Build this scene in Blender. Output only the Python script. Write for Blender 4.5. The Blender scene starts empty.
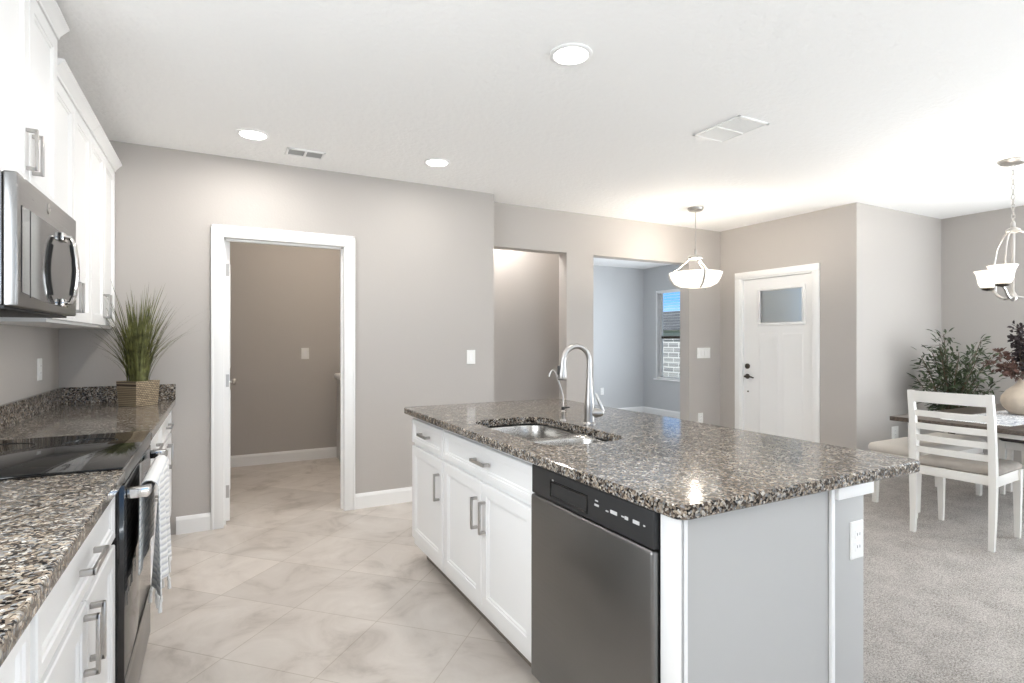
import bpy, bmesh, math, random
from mathutils import Vector, Matrix
random.seed(7)
sc = bpy.context.scene
COL = sc.collection
PI = math.pi

# ------------------------------------------------------------------ camera, world, lights, exposure
cam_d = bpy.data.cameras.new('camera'); cam = bpy.data.objects.new('camera', cam_d); COL.objects.link(cam)
cam.location = (0, 0, 1.31); cam.rotation_euler = (PI/2, 0, -math.radians(28.04))
cam_d.sensor_width = 36.0; cam_d.lens = 552/1024*36; cam_d.shift_y = -1/1024; cam_d.clip_start = 0.05
sc.camera = cam
sc.view_settings.view_transform = 'Standard'; sc.view_settings.look = 'None'
sc.view_settings.gamma = 1.0; sc.view_settings.use_curve_mapping = False
sc.view_settings.exposure = 0.99
sc.cycles.use_denoising = True
sc.cycles.max_bounces = 14; sc.cycles.diffuse_bounces = 10; sc.cycles.sample_clamp_indirect = 6.0
sc.cycles.caustics_reflective = False; sc.cycles.caustics_refractive = False

W = bpy.data.worlds.new('sky'); sc.world = W; W.use_nodes = True
wn = W.node_tree.nodes; wl = W.node_tree.links
for n in list(wn): wn.remove(n)
wo = wn.new('ShaderNodeOutputWorld'); wb = wn.new('ShaderNodeBackground'); wr = wn.new('ShaderNodeValToRGB')
wt = wn.new('ShaderNodeTexCoord'); ws = wn.new('ShaderNodeSeparateXYZ')
wl.new(wt.outputs['Generated'], ws.inputs[0]); wl.new(ws.outputs['Z'], wr.inputs[0])
wr.color_ramp.elements[0].position = 0.0; wr.color_ramp.elements[0].color = (0.60, 0.74, 0.86, 1)
wr.color_ramp.elements[1].position = 0.07; wr.color_ramp.elements[1].color = (0.14, 0.37, 0.78, 1)
for p_, c_ in ((0.14, (0.20, 0.42, 0.78, 1)), (0.35, (0.60, 0.66, 0.72, 1))):
    wr.color_ramp.elements.new(p_).color = c_
sun_d = bpy.data.lights.new('sun', 'SUN'); sun_d.energy = 3.0; sun_d.angle = 0.01; sun_d.color = (1.0, 0.95, 0.88)
sun = bpy.data.objects.new('sun', sun_d); COL.objects.link(sun); sun.rotation_euler = (math.radians(-32), math.radians(-38), 0)
wl.new(wr.outputs[0], wb.inputs[0]); wb.inputs[1].default_value = 0.95; wl.new(wb.outputs[0], wo.inputs[0])

def area(name, loc, rot, sx, sy, power, col=(1, 1, 1), shape='RECTANGLE', spread=PI, parent=None):
    d = bpy.data.lights.new(name, 'AREA'); d.shape = shape; d.size = sx; d.size_y = sy; d.energy = power; d.color = col; d.spread = spread
    o = bpy.data.objects.new(name, d); COL.objects.link(o); o.location = loc; o.rotation_euler = rot
    if parent: o.parent = parent
    return o
def point(name, loc, power, r, col, parent=None):
    d = bpy.data.lights.new(name, 'POINT'); d.energy = power; d.shadow_soft_size = r; d.color = col
    o = bpy.data.objects.new(name, d); COL.objects.link(o); o.location = loc
    if parent: o.parent = parent
    return o
WARM = (1.0, 0.965, 0.92); DAY = (0.91, 0.965, 1.0)
# fill daylight from guessed, unseen openings: patio doors, dining window, second den window
area('patio_fill', (2.6, -3.93, 1.1), (PI/2, 0, 0), 5.0, 2.1, 5, DAY)
area('patio_uplight', (2.6, -3.97, 0.35), (PI, 0, 0), 5.0, 0.6, 150, DAY)      # added uplight in the patio opening, brightens the ceiling
area('dining_fill', (6.84, 0.2, 1.4), (PI/2, 0, PI/2), 1.7, 1.4, 45, DAY)
area('dining_uplight', (6.83, 0.2, 0.72), (PI/2+math.radians(65), 0, PI/2), 1.7, 0.25, 45, DAY)  # added uplight under the guessed dining window, brightens the ceiling
area('kitchen_fill', (-0.90, 0.92, 1.60), (PI/2, 0, -PI/2), 1.05, 1.0, 18, DAY)      # added fill in an unseen opening over the near counter, lifts the island doors
area('den_fill', (6.77, 5.6, 1.4), (PI/2, 0, PI/2), 1.2, 1.5, 38, (0.86, 0.93, 1.0))  # added fill in the unseen second window, brightens the den

# ------------------------------------------------------------------ materials
def mat(name):
    m = bpy.data.materials.new(name); m.use_nodes = True
    nt = m.node_tree; b = nt.nodes['Principled BSDF']
    return m, nt, b
def plain(name, col, rough=0.5, metal=0.0, spec=0.5, coat=0.0, bump=0.0, bscale=200, emit=None, estr=0, var=0.0, vscale=20):
    m, nt, b = mat(name)
    b.inputs['Base Color'].default_value = (*col, 1); b.inputs['Roughness'].default_value = rough
    b.inputs['Metallic'].default_value = metal; b.inputs['Specular IOR Level'].default_value = spec
    b.inputs['Coat Weight'].default_value = coat; b.inputs['Coat Roughness'].default_value = 0.05
    tc = nt.nodes.new('ShaderNodeTexCoord')
    if bump:
        n = nt.nodes.new('ShaderNodeTexNoise'); n.inputs['Scale'].default_value = bscale; n.inputs['Detail'].default_value = 3
        nt.links.new(tc.outputs['Object'], n.inputs['Vector'])
        bp = nt.nodes.new('ShaderNodeBump'); bp.inputs['Strength'].default_value = bump; bp.inputs['Distance'].default_value = 0.01
        nt.links.new(n.outputs['Fac'], bp.inputs['Height']); nt.links.new(bp.outputs[0], b.inputs['Normal'])
    if var:
        n = nt.nodes.new('ShaderNodeTexNoise'); n.inputs['Scale'].default_value = vscale; n.inputs['Detail'].default_value = 4
        nt.links.new(tc.outputs['Object'], n.inputs['Vector'])
        r = nt.nodes.new('ShaderNodeValToRGB')
        r.color_ramp.elements[0].position = 0.3; r.color_ramp.elements[0].color = (*[c*(1-var) for c in col], 1)
        r.color_ramp.elements[1].position = 0.7; r.color_ramp.elements[1].color = (*[min(1, c*(1+var)) for c in col], 1)
        nt.links.new(n.outputs['Fac'], r.inputs[0]); nt.links.new(r.outputs[0], b.inputs['Base Color'])
    if emit:
        b.inputs['Emission Color'].default_value = (*emit, 1); b.inputs['Emission Strength'].default_value = estr
    return m

M = {}
M['wall'] = plain('wall_paint', (0.485, 0.458, 0.434), 0.75, bump=0.06, bscale=90, spec=0.25)
M['ceiling'] = plain('ceiling_paint', (0.93, 0.93, 0.925), 0.9, bump=0.45, bscale=34, spec=0.1)
M['trim'] = plain('trim_paint', (0.88, 0.88, 0.875), 0.4)
M['cabinet'] = plain('cabinet_paint', (0.83, 0.83, 0.83), 0.38)
M['panel'] = plain('shaded_panel_paint', (0.47, 0.47, 0.465), 0.45)  # shade of the near end put into the colour, darker than cabinet white
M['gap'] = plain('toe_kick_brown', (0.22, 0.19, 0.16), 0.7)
M['nickel'] = plain('brushed_nickel', (0.50, 0.48, 0.46), 0.34, metal=1.0)
M['chrome'] = plain('polished_metal', (0.72, 0.71, 0.70), 0.12, metal=1.0)
M['blackglass'] = plain('black_glass', (0.008, 0.008, 0.008), 0.05, spec=0.32)
M['ovenglass'] = plain('oven_glass', (0.012, 0.011, 0.011), 0.06, spec=0.6)
M['black'] = plain('black_plastic', (0.018, 0.018, 0.019), 0.5)
M['dark'] = plain('dark_recess', (0.06, 0.06, 0.06), 0.8)
M['white_plastic'] = plain('white_plastic', (0.86, 0.86, 0.84), 0.35)
M['bronze'] = plain('dark_bronze', (0.10, 0.085, 0.07), 0.35, metal=1.0)
M['ventgrey'] = plain('vent_grey', (0.40, 0.40, 0.39), 0.6)
M['shade'] = plain('alabaster_glass', (0.95, 0.93, 0.88), 0.4, emit=(1.0, 0.93, 0.82), estr=0.62)
M['shade_hot'] = plain('lit_alabaster_glass', (0.95, 0.93, 0.88), 0.4, emit=(1.0, 0.92, 0.80), estr=0.40)
M['lens'] = plain('lit_lens', (0.9, 0.9, 0.9), 0.4, emit=(1.0, 0.97, 0.92), estr=6)
M['chairwhite'] = plain('painted_wood', (0.82, 0.80, 0.76), 0.45)
M['taupe'] = plain('taupe_upholstery', (0.36, 0.325, 0.29), 0.9, bump=0.15, bscale=500, var=0.1, vscale=14)
M['cream'] = plain('cream_upholstery', (0.62, 0.58, 0.53), 0.7, bump=0.1, bscale=400)
M['darkseat'] = plain('dark_upholstery', (0.06, 0.05, 0.045), 0.6)
M['leaf'] = plain('olive_leaf', (0.055, 0.075, 0.035), 0.5, var=0.5, vscale=30)
M['darkleaf'] = plain('plum_leaf', (0.045, 0.032, 0.035), 0.55, var=0.5, vscale=30)
M['rustleaf'] = plain('rust_leaf', (0.13, 0.07, 0.055), 0.6, var=0.5, vscale=30)
M['twig'] = plain('brown_twig', (0.12, 0.09, 0.06), 0.8)
M['grass'] = plain('grass_blade', (0.125, 0.13, 0.04), 0.5, var=0.7, vscale=25)
M['soil'] = plain('dark_soil', (0.06, 0.045, 0.03), 0.95)
M['ceramic'] = plain('beige_ceramic', (0.60, 0.51, 0.41), 0.6, bump=0.2, bscale=25, var=0.16, vscale=9)
M['roofing'] = plain('dark_roof', (0.055, 0.06, 0.07), 0.9, var=0.3, vscale=3)
M['stucco'] = plain('pale_stucco', (0.55, 0.52, 0.48), 0.9)
M['lawn'] = plain('lawn', (0.09, 0.13, 0.045), 0.95, var=0.4, vscale=2)
M['rope'] = plain('cotton_fringe', (0.83, 0.82, 0.80), 0.95)
M['den'] = plain('den_daylight_tint_paint', (0.53, 0.54, 0.55), 0.45, bump=0.05, bscale=90, spec=0.4)  # same paint as the other walls, cool daylight tint put into the colour
M['grey_appliance'] = plain('grey_enamel', (0.55, 0.54, 0.52), 0.3)

def steel(name, col, rough, axis):
    m, nt, b = mat(name)
    b.inputs['Base Color'].default_value = (*col, 1); b.inputs['Metallic'].default_value = 1.0
    tc = nt.nodes.new('ShaderNodeTexCoord'); mp = nt.nodes.new('ShaderNodeMapping')
    s = [260, 260, 260]; s[axis] = 3; mp.inputs['Scale'].default_value = s
    n = nt.nodes.new('ShaderNodeTexNoise'); n.inputs['Scale'].default_value = 1; n.inputs['Detail'].default_value = 2
    nt.links.new(tc.outputs['Object'], mp.inputs[0]); nt.links.new(mp.outputs[0], n.inputs['Vector'])
    mr = nt.nodes.new('ShaderNodeMapRange'); mr.inputs['To Min'].default_value = rough-0.06; mr.inputs['To Max'].default_value = rough+0.06
    nt.links.new(n.outputs['Fac'], mr.inputs['Value']); nt.links.new(mr.outputs[0], b.inputs['Roughness'])
    bp = nt.nodes.new('ShaderNodeBump'); bp.inputs['Strength'].default_value = 0.04; bp.inputs['Distance'].default_value = 0.002
    nt.links.new(n.outputs['Fac'], bp.inputs['Height']); nt.links.new(bp.outputs[0], b.inputs['Normal'])
    return m
M['steel'] = steel('stainless_steel', (0.28, 0.277, 0.275), 0.30, 1)
M['steel_dark'] = steel('dark_stainless_steel', (0.21, 0.205, 0.20), 0.34, 1)
M['sinksteel'] = steel('sink_steel', (0.45, 0.43, 0.405), 0.28, 1)

def granite():
    m, nt, b = mat('speckled_granite')
    L = nt.links; tc = nt.nodes.new('ShaderNodeTexCoord')
    nz = nt.nodes.new('ShaderNodeTexNoise'); nz.inputs['Scale'].default_value = 90; nz.inputs['Detail'].default_value = 2
    L.new(tc.outputs['Object'], nz.inputs['Vector'])
    mixv = nt.nodes.new('ShaderNodeMix'); mixv.data_type = 'VECTOR'; mixv.inputs[0].default_value = 0.012
    L.new(tc.outputs['Object'], mixv.inputs[4]); L.new(nz.outputs['Color'], mixv.inputs[5])
    v = nt.nodes.new('ShaderNodeTexVoronoi'); v.inputs['Scale'].default_value = 165; L.new(mixv.outputs[1], v.inputs['Vector'])
    sp = nt.nodes.new('ShaderNodeSeparateColor'); L.new(v.outputs['Color'], sp.inputs[0])
    r = nt.nodes.new('ShaderNodeValToRGB'); r.color_ramp.interpolation = 'CONSTANT'
    stops = [(0.0, (0.010, 0.009, 0.009)), (0.17, (0.065, 0.050, 0.040)), (0.34, (0.15, 0.118, 0.092)), (0.52, (0.30, 0.25, 0.195)), (0.74, (0.20, 0.20, 0.20)), (0.88, (0.45, 0.42, 0.375))]
    e = r.color_ramp.elements; e[0].position, e[0].color = stops[0][0], (*stops[0][1], 1); e[1].position, e[1].color = stops[1][0], (*stops[1][1], 1)
    for p, c in stops[2:]:
        q = e.new(p); q.color = (*c, 1)
    L.new(sp.outputs[0], r.inputs[0])
    n2 = nt.nodes.new('ShaderNodeTexNoise'); n2.inputs['Scale'].default_value = 38; n2.inputs['Detail'].default_value = 3
    L.new(tc.outputs['Object'], n2.inputs['Vector'])
    mr = nt.nodes.new('ShaderNodeMapRange'); mr.inputs['From Min'].default_value = 0.35; mr.inputs['From Max'].default_value = 0.65; mr.inputs['To Min'].default_value = 0.62; mr.inputs['To Max'].default_value = 1.3
    L.new(n2.outputs['Fac'], mr.inputs['Value'])
    mu = nt.nodes.new('ShaderNodeMix'); mu.data_type = 'RGBA'; mu.blend_type = 'MULTIPLY'; mu.inputs[0].default_value = 1
    L.new(r.outputs[0], mu.inputs[6]); L.new(mr.outputs[0], mu.inputs[7]); L.new(mu.outputs[2], b.inputs['Base Color'])
    b.inputs['Roughness'].default_value = 0.11; b.inputs['Specular IOR Level'].default_value = 0.30
    return m
M['granite'] = granite()

def tile():
    m, nt, b = mat('diagonal_floor_tile'); L = nt.links
    tc = nt.nodes.new('ShaderNodeTexCoord'); T = 0.4525
    mp = nt.nodes.new('ShaderNodeMapping'); mp.vector_type = 'POINT'
    # u=(x-y)/sqrt2, v=(x+y)/sqrt2 ; joints at u=-1.807+k*T, v=1.826+k*T
    mp.inputs['Rotation'].default_value = (0, 0, PI/4)
    mp.inputs['Location'].default_value = (1.807, -1.826, 0)
    L.new(tc.outputs['Object'], mp.inputs[0])
    br = nt.nodes.new('ShaderNodeTexBrick'); br.offset = 0.0; br.squash = 1.0
    br.inputs['Scale'].default_value = 1.0; br.inputs['Brick Width'].default_value = T; br.inputs['Row Height'].default_value = T
    br.inputs['Mortar Size'].default_value = 0.0022; br.inputs['Mortar Smooth'].default_value = 0.2; br.inputs['Bias'].default_value = 0
    br.inputs['Color1'].default_value = (0.9, 0.9, 0.9, 1); br.inputs['Color2'].default_value = (1.05, 1.05, 1.05, 1); br.inputs['Mortar'].default_value = (0.70, 0.67, 0.63, 1)
    L.new(mp.outputs[0], br.inputs['Vector'])
    n = nt.nodes.new('ShaderNodeTexNoise'); n.inputs['Scale'].default_value = 3.2; n.inputs['Detail'].default_value = 8; n.inputs['Roughness'].default_value = 0.62; n.inputs['Distortion'].default_value = 0.9
    L.new(tc.outputs['Object'], n.inputs['Vector'])
    r = nt.nodes.new('ShaderNodeValToRGB'); e = r.color_ramp.elements
    e[0].position = 0.28; e[0].color = (0.43, 0.385, 0.345, 1); e[1].position = 0.70; e[1].color = (0.70, 0.655, 0.61, 1)
    q = e.new(0.45); q.color = (0.60, 0.55, 0.505, 1)
    L.new(n.outputs['Fac'], r.inputs[0])
    mu = nt.nodes.new('ShaderNodeMix'); mu.data_type = 'RGBA'; mu.blend_type = 'MULTIPLY'; mu.inputs[0].default_value = 1
    L.new(r.outputs[0], mu.inputs[6]); L.new(br.outputs['Color'], mu.inputs[7]); L.new(mu.outputs[2], b.inputs['Base Color'])
    b.inputs['Roughness'].default_value = 0.38; b.inputs['Specular IOR Level'].default_value = 0.4
    bp = nt.nodes.new('ShaderNodeBump'); bp.inputs['Strength'].default_value = 0.25; bp.inputs['Distance'].default_value = 0.002; bp.invert = True
    L.new(br.outputs['Fac'], bp.inputs['Height']); L.new(bp.outputs[0], b.inputs['Normal'])
    return m
M['tile'] = tile()

def carpet():
    m, nt, b = mat('taupe_carpet'); L = nt.links
    tc = nt.nodes.new('ShaderNodeTexCoord')
    n = nt.nodes.new('ShaderNodeTexNoise'); n.inputs['Scale'].default_value = 170; n.inputs['Detail'].default_value = 4; n.inputs['Roughness'].default_value = 0.8
    n2 = nt.nodes.new('ShaderNodeTexNoise'); n2.inputs['Scale'].default_value = 6; n2.inputs['Detail'].default_value = 3
    L.new(tc.outputs['Object'], n.inputs['Vector']); L.new(tc.outputs['Object'], n2.inputs['Vector'])
    ad = nt.nodes.new('ShaderNodeMath'); ad.operation = 'MULTIPLY_ADD'; ad.inputs[1].default_value = 0.16; L.new(n2.outputs['Fac'], ad.inputs[0]); L.new(n.outputs['Fac'], ad.inputs[2])
    r = nt.nodes.new('ShaderNodeValToRGB'); e = r.color_ramp.elements
    e[0].position = 0.42; e[0].color = (0.19, 0.17, 0.155, 1); e[1].position = 0.72; e[1].color = (0.70, 0.66, 0.625, 1)
    L.new(ad.outputs[0], r.inputs[0]); L.new(r.outputs[0], b.inputs['Base Color'])
    b.inputs['Roughness'].default_value = 1.0; b.inputs['Specular IOR Level'].default_value = 0.05
    bp = nt.nodes.new('ShaderNodeBump'); bp.inputs['Strength'].default_value = 0.7; bp.inputs['Distance'].default_value = 0.01
    L.new(n.outputs['Fac'], bp.inputs['Height']); L.new(bp.outputs[0], b.inputs['Normal'])
    return m
M['carpet'] = carpet()

def wood():
    m, nt, b = mat('dark_wood'); L = nt.links
    tc = nt.nodes.new('ShaderNodeTexCoord'); mp = nt.nodes.new('ShaderNodeMapping'); mp.inputs['Scale'].default_value = (1.2, 16, 16)
    n = nt.nodes.new('ShaderNodeTexNoise'); n.inputs['Scale'].default_value = 4; n.inputs['Detail'].default_value = 6; n.inputs['Distortion'].default_value = 0.6
    L.new(tc.outputs['Object'], mp.inputs[0]); L.new(mp.outputs[0], n.inputs['Vector'])
    r = nt.nodes.new('ShaderNodeValToRGB'); e = r.color_ramp.elements
    e[0].position = 0.3; e[0].color = (0.05, 0.036, 0.028, 1); e[1].position = 0.7; e[1].color = (0.13, 0.10, 0.08, 1)
    L.new(n.outputs['Fac'], r.inputs[0]); L.new(r.outputs[0], b.inputs['Base Color']); b.inputs['Roughness'].default_value = 0.3
    return m
M['wood'] = wood()

def runner():
    m, nt, b = mat('mottled_runner'); L = nt.links
    tc = nt.nodes.new('ShaderNodeTexCoord')
    n = nt.nodes.new('ShaderNodeTexNoise'); n.inputs['Scale'].default_value = 26; n.inputs['Detail'].default_value = 5; n.inputs['Distortion'].default_value = 2.2
    L.new(tc.outputs['Object'], n.inputs['Vector'])
    r = nt.nodes.new('ShaderNodeValToRGB'); e = r.color_ramp.elements
    e[0].position = 0.40; e[0].color = (0.20, 0.22, 0.27, 1); e[1].position = 0.54; e[1].color = (0.72, 0.72, 0.72, 1)
    L.new(n.outputs['Fac'], r.inputs[0]); L.new(r.outputs[0], b.inputs['Base Color']); b.inputs['Roughness'].default_value = 0.95
    return m
M['runner'] = runner()

def towel_mat():
    m, nt, b = mat('striped_towel_weave'); L = nt.links
    tc = nt.nodes.new('ShaderNodeTexCoord')
    w = nt.nodes.new('ShaderNodeTexWave'); w.wave_type = 'BANDS'; w.bands_direction = 'Z'; w.inputs['Scale'].default_value = 14; w.inputs['Distortion'].default_value = 1.2; w.inputs['Detail'].default_value = 1
    L.new(tc.outputs['Object'], w.inputs['Vector'])
    r = nt.nodes.new('ShaderNodeValToRGB'); e = r.color_ramp.elements
    e[0].position = 0.05; e[0].color = (0.66, 0.67, 0.70, 1); e[1].position = 0.35; e[1].color = (0.86, 0.86, 0.85, 1)
    L.new(w.outputs['Fac'], r.inputs[0]); L.new(r.outputs[0], b.inputs['Base Color']); b.inputs['Roughness'].default_value = 0.95
    bp = nt.nodes.new('ShaderNodeBump'); bp.inputs['Strength'].default_value = 0.5; bp.inputs['Distance'].default_value = 0.004
    L.new(w.outputs['Fac'], bp.inputs['Height']); L.new(bp.outputs[0], b.inputs['Normal'])
    return m
M['towel'] = towel_mat()

def wicker():
    m, nt, b = mat('woven_seagrass'); L = nt.links
    tc = nt.nodes.new('ShaderNodeTexCoord')
    mp = nt.nodes.new('ShaderNodeMapping'); mp.inputs['Rotation'].default_value = (PI/2, 0, 0)
    ad = nt.nodes.new('ShaderNodeSeparateXYZ'); L.new(tc.outputs['Object'], ad.inputs[0])
    s = nt.nodes.new('ShaderNodeMath'); s.operation = 'ADD'; L.new(ad.outputs[0], s.inputs[0]); L.new(ad.outputs[1], s.inputs[1])
    cb = nt.nodes.new('ShaderNodeCombineXYZ'); L.new(s.outputs[0], cb.inputs[0]); L.new(ad.outputs[2], cb.inputs[1])
    br = nt.nodes.new('ShaderNodeTexBrick'); br.offset = 0.5
    br.inputs['Scale'].default_value = 1; br.inputs['Brick Width'].default_value = 0.022; br.inputs['Row Height'].default_value = 0.011; br.inputs['Mortar Size'].default_value = 0.0015
    br.inputs['Color1'].default_value = (0.50, 0.40, 0.27, 1); br.inputs['Color2'].default_value = (0.31, 0.24, 0.16, 1); br.inputs['Mortar'].default_value = (0.07, 0.05, 0.035, 1)
    L.new(cb.outputs[0], br.inputs['Vector']); L.new(br.outputs['Color'], b.inputs['Base Color']); b.inputs['Roughness'].default_value = 0.85
    bp = nt.nodes.new('ShaderNodeBump'); bp.inputs['Strength'].default_value = 0.8; bp.inputs['Distance'].default_value = 0.004; bp.invert = True
    L.new(br.outputs['Fac'], bp.inputs['Height']); L.new(bp.outputs[0], b.inputs['Normal'])
    return m
M['wicker'] = wicker()

def blockwall():
    m, nt, b = mat('pale_block'); L = nt.links
    tc = nt.nodes.new('ShaderNodeTexCoord'); sp = nt.nodes.new('ShaderNodeSeparateXYZ'); L.new(tc.outputs['Object'], sp.inputs[0])
    cb = nt.nodes.new('ShaderNodeCombineXYZ'); L.new(sp.outputs[1], cb.inputs[0]); L.new(sp.outputs[2], cb.inputs[1])
    br = nt.nodes.new('ShaderNodeTexBrick'); br.inputs['Scale'].default_value = 1; br.inputs['Brick Width'].default_value = 0.45; br.inputs['Row Height'].default_value = 0.16; br.inputs['Mortar Size'].default_value = 0.02
    br.inputs['Color1'].default_value = (0.30, 0.30, 0.30, 1); br.inputs['Color2'].default_value = (0.20, 0.20, 0.21, 1); br.inputs['Mortar'].default_value = (0.5, 0.5, 0.5, 1)
    L.new(cb.outputs[0], br.inputs['Vector']); L.new(br.outputs['Color'], b.inputs['Base Color']); b.inputs['Roughness'].default_value = 0.9
    return m
M['block'] = blockwall()

def clear_glass():
    m, nt, b = mat('clear_glass')
    b.inputs['Transmission Weight'].default_value = 1; b.inputs['Roughness'].default_value = 0.0; b.inputs['IOR'].default_value = 1.1
    b.inputs['Base Color'].default_value = (0.95, 0.97, 0.97, 1)
    return m
M['glass'] = clear_glass()
def frosted():
    m, nt, b = mat('rain_glass')
    b.inputs['Transmission Weight'].default_value = 1; b.inputs['Roughness'].default_value = 0.6; b.inputs['IOR'].default_value = 1.2
    b.inputs['Base Color'].default_value = (0.95, 0.88, 0.78, 1)
    tc = nt.nodes.new('ShaderNodeTexCoord'); mp = nt.nodes.new('ShaderNodeMapping'); mp.inputs['Scale'].default_value = (60, 60, 8)
    n = nt.nodes.new('ShaderNodeTexNoise'); n.inputs['Scale'].default_value = 1
    nt.links.new(tc.outputs['Object'], mp.inputs[0]); nt.links.new(mp.outputs[0], n.inputs['Vector'])
    bp = nt.nodes.new('ShaderNodeBump'); bp.inputs['Strength'].default_value = 0.3; nt.links.new(n.outputs['Fac'], bp.inputs['Height']); nt.links.new(bp.outputs[0], b.inputs['Normal'])
    return m
M['frosted'] = frosted()

# ------------------------------------------------------------------ mesh helpers
class MB:
    def __init__(self): self.bm = bmesh.new()
    def box(self, x0, x1, y0, y1, z0, z1, bev=0.0, seg=2):
        t = bmesh.new(); bmesh.ops.create_cube(t, size=1)
        sx, sy, sz = abs(x1-x0), abs(y1-y0), abs(z1-z0)
        for v in t.verts: v.co = Vector((v.co.x*sx+(x0+x1)/2, v.co.y*sy+(y0+y1)/2, v.co.z*sz+(z0+z1)/2))
        if bev: bmesh.ops.bevel(t, geom=t.edges[:], offset=min(bev, min(sx, sy, sz)*0.49), segments=seg, profile=0.5, affect='EDGES')
        return self.add(t)
    def add(self, t):
        me = bpy.data.meshes.new('tmp'); t.to_mesh(me); t.free(); self.bm.from_mesh(me); bpy.data.meshes.remove(me); return self
    def loft(self, loops, cap0=True, cap1=True, closed=True):
        vs = [[self.bm.verts.new(p) for p in lp] for lp in loops]
        n = len(vs[0])
        for a, b in zip(vs[:-1], vs[1:]):
            for i in range(n if closed else n-1):
                j = (i+1) % n
                self.bm.faces.new((a[i], a[j], b[j], b[i]))
        if cap0 and closed: self.bm.faces.new(vs[0][::-1])
        if cap1 and closed: self.bm.faces.new(vs[-1])
        return self
    def tube(self, pts, r, seg=10, flat=1.0):
        pts = [Vector(p) for p in pts]; n = len(pts)
        rs = r if isinstance(r, (list, tuple)) else [r]*n
        loops = []; up = None
        for i, p in enumerate(pts):
            t = (pts[min(i+1, n-1)]-pts[max(i-1, 0)]).normalized()
            if up is None:
                up = Vector((0, 0, 1)) if abs(t.z) < 0.9 else Vector((1, 0, 0))
            a = (up - t*up.dot(t)).normalized(); b = t.cross(a); up = a
            loops.append([p + a*math.cos(2*PI*k/seg)*rs[i] + b*math.sin(2*PI*k/seg)*rs[i]*flat for k in range(seg)])
        return self.loft(loops)
    def lathe(self, prof, c=(0, 0, 0), seg=24, axis='Z', cap=True):
        c = Vector(c); loops = []
        for r, z in prof:
            lp = []
            for k in range(seg):
                a = 2*PI*k/seg; u, v = r*math.cos(a), r*math.sin(a)
                lp.append(c + (Vector((u, v, z)) if axis == 'Z' else Vector((z, u, v)) if axis == 'X' else Vector((v, z, u))))
            loops.append(lp)
        return self.loft(loops, cap, cap)
    def prism(self, poly, axis, a0, a1):
        def P(u, v, a): return Vector((a, u, v)) if axis == 'X' else Vector((u, a, v)) if axis == 'Y' else Vector((u, v, a))
        return self.loft([[P(u, v, a0) for u, v in poly], [P(u, v, a1) for u, v in poly]])
    def front(self, O, U, V, N, w, h, rings):
        """rings: (inset, height along N), first at the back; the last is capped"""
        O, U, V, N = Vector(O), Vector(U), Vector(V), Vector(N)
        return self.loft([[O+U*i+V*i+N*d, O+U*(w-i)+V*i+N*d, O+U*(w-i)+V*(h-i)+N*d, O+U*i+V*(h-i)+N*d] for i, d in rings])
    def rot(self, m):
        bmesh.ops.transform(self.bm, matrix=m, verts=self.bm.verts[:]); return self
    def build(self, name, m, parent=None, base=None, smooth=40, local=False):
        bm = self.bm
        bmesh.ops.recalc_face_normals(bm, faces=bm.faces[:])
        off = Vector((0, 0, 0))
        if parent is not None and not local:
            q = parent
            while q is not None: off += q.location; q = q.parent
        elif base is not None: off = Vector(base)
        elif parent is None:
            xs = [v.co for v in bm.verts]
            off = Vector(((min(v.x for v in xs)+max(v.x for v in xs))/2, (min(v.y for v in xs)+max(v.y for v in xs))/2, min(v.z for v in xs)))
        if parent is not None and local: off = Vector((0, 0, 0))
        for v in bm.verts: v.co -= off
        me = bpy.data.meshes.new(name); bm.to_mesh(me); bm.free()
        if smooth:
            for p in me.polygons: p.use_smooth = True
            me.set_sharp_from_angle(angle=math.radians(smooth))
        me.materials.append(m)
        o = bpy.data.objects.new(name, me); COL.objects.link(o)
        if parent is not None: o.parent = parent
        else: o.location = off
        return o

def thing(name, label, cat, loc=(0, 0, 0), rotz=0, group=None):
    o = bpy.data.objects.new(name, None); COL.objects.link(o); o.empty_display_size = 0.1
    o.location = loc; o.rotation_euler = (0, 0, rotz)
    return tag(o, label, cat, group)
def tag(o, label, cat, group=None):
    o['label'] = label; o['category'] = cat
    if group: o['group'] = group
    return o
def struct(o): o['kind'] = 'structure'; return o
def dup(root, loc, rotz, label):
    def rec(o, par):
        c = o.copy(); COL.objects.link(c); c.parent = par
        for ch in list(o.children): rec(ch, c)
        return c
    r = rec(root, None); r.location = loc; r.rotation_euler = (0, 0, rotz); r['label'] = label
    return r

# ------------------------------------------------------------------ the shell
CH = 2.60
BW = 4.36; W2 = 4.62; LX = -0.875; EX = 5.26; DY = 3.035; RX = 6.79
def S(name, m, *boxes):
    b = MB()
    for bx in boxes: b.box(*bx)
    return struct(b.build(name, m, smooth=0, base=(0, 0, 0)))
S('floor', M['tile'], (-1.0, 7.0, -4.1, 7.85, -0.12, 0))
S('floor_carpet', M['carpet'], (1.80, RX, -4.0, DY, 0.0001, 0.010), (3.41, 6.8, 4.75, 7.70, 0.0001, 0.010))
S('ceiling', M['ceiling'], (-1.0, 5.38, -4.1, 7.85, CH, CH+0.1), (5.38, 7.0, -4.1, 3.16, CH, CH+0.1), (5.38, 7.0, 4.62, 7.85, CH, CH+0.1))
S('wall_left', M['wall'], (-1.0, LX, -4.1, 0.35, 0, CH), (-1.0, LX, 1.5, BW, 0, CH), (-1.0, LX, 0.35, 1.5, 0, 1.08), (-1.0, LX, 0.35, 1.5, 2.12, CH))
DX0, DX1, DZ = 0.037, 0.856, 2.032
S('wall_back', M['wall'], (-1.0, DX0-0.018, BW, BW+0.12, 0, CH), (DX1+0.018, 2.14, BW, BW+0.12, 0, CH), (DX0-0.018, DX1+0.018, BW, BW+0.12, DZ+0.018, CH), (1.99, 2.14, BW+0.12, 5.2, 0, CH))
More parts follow.
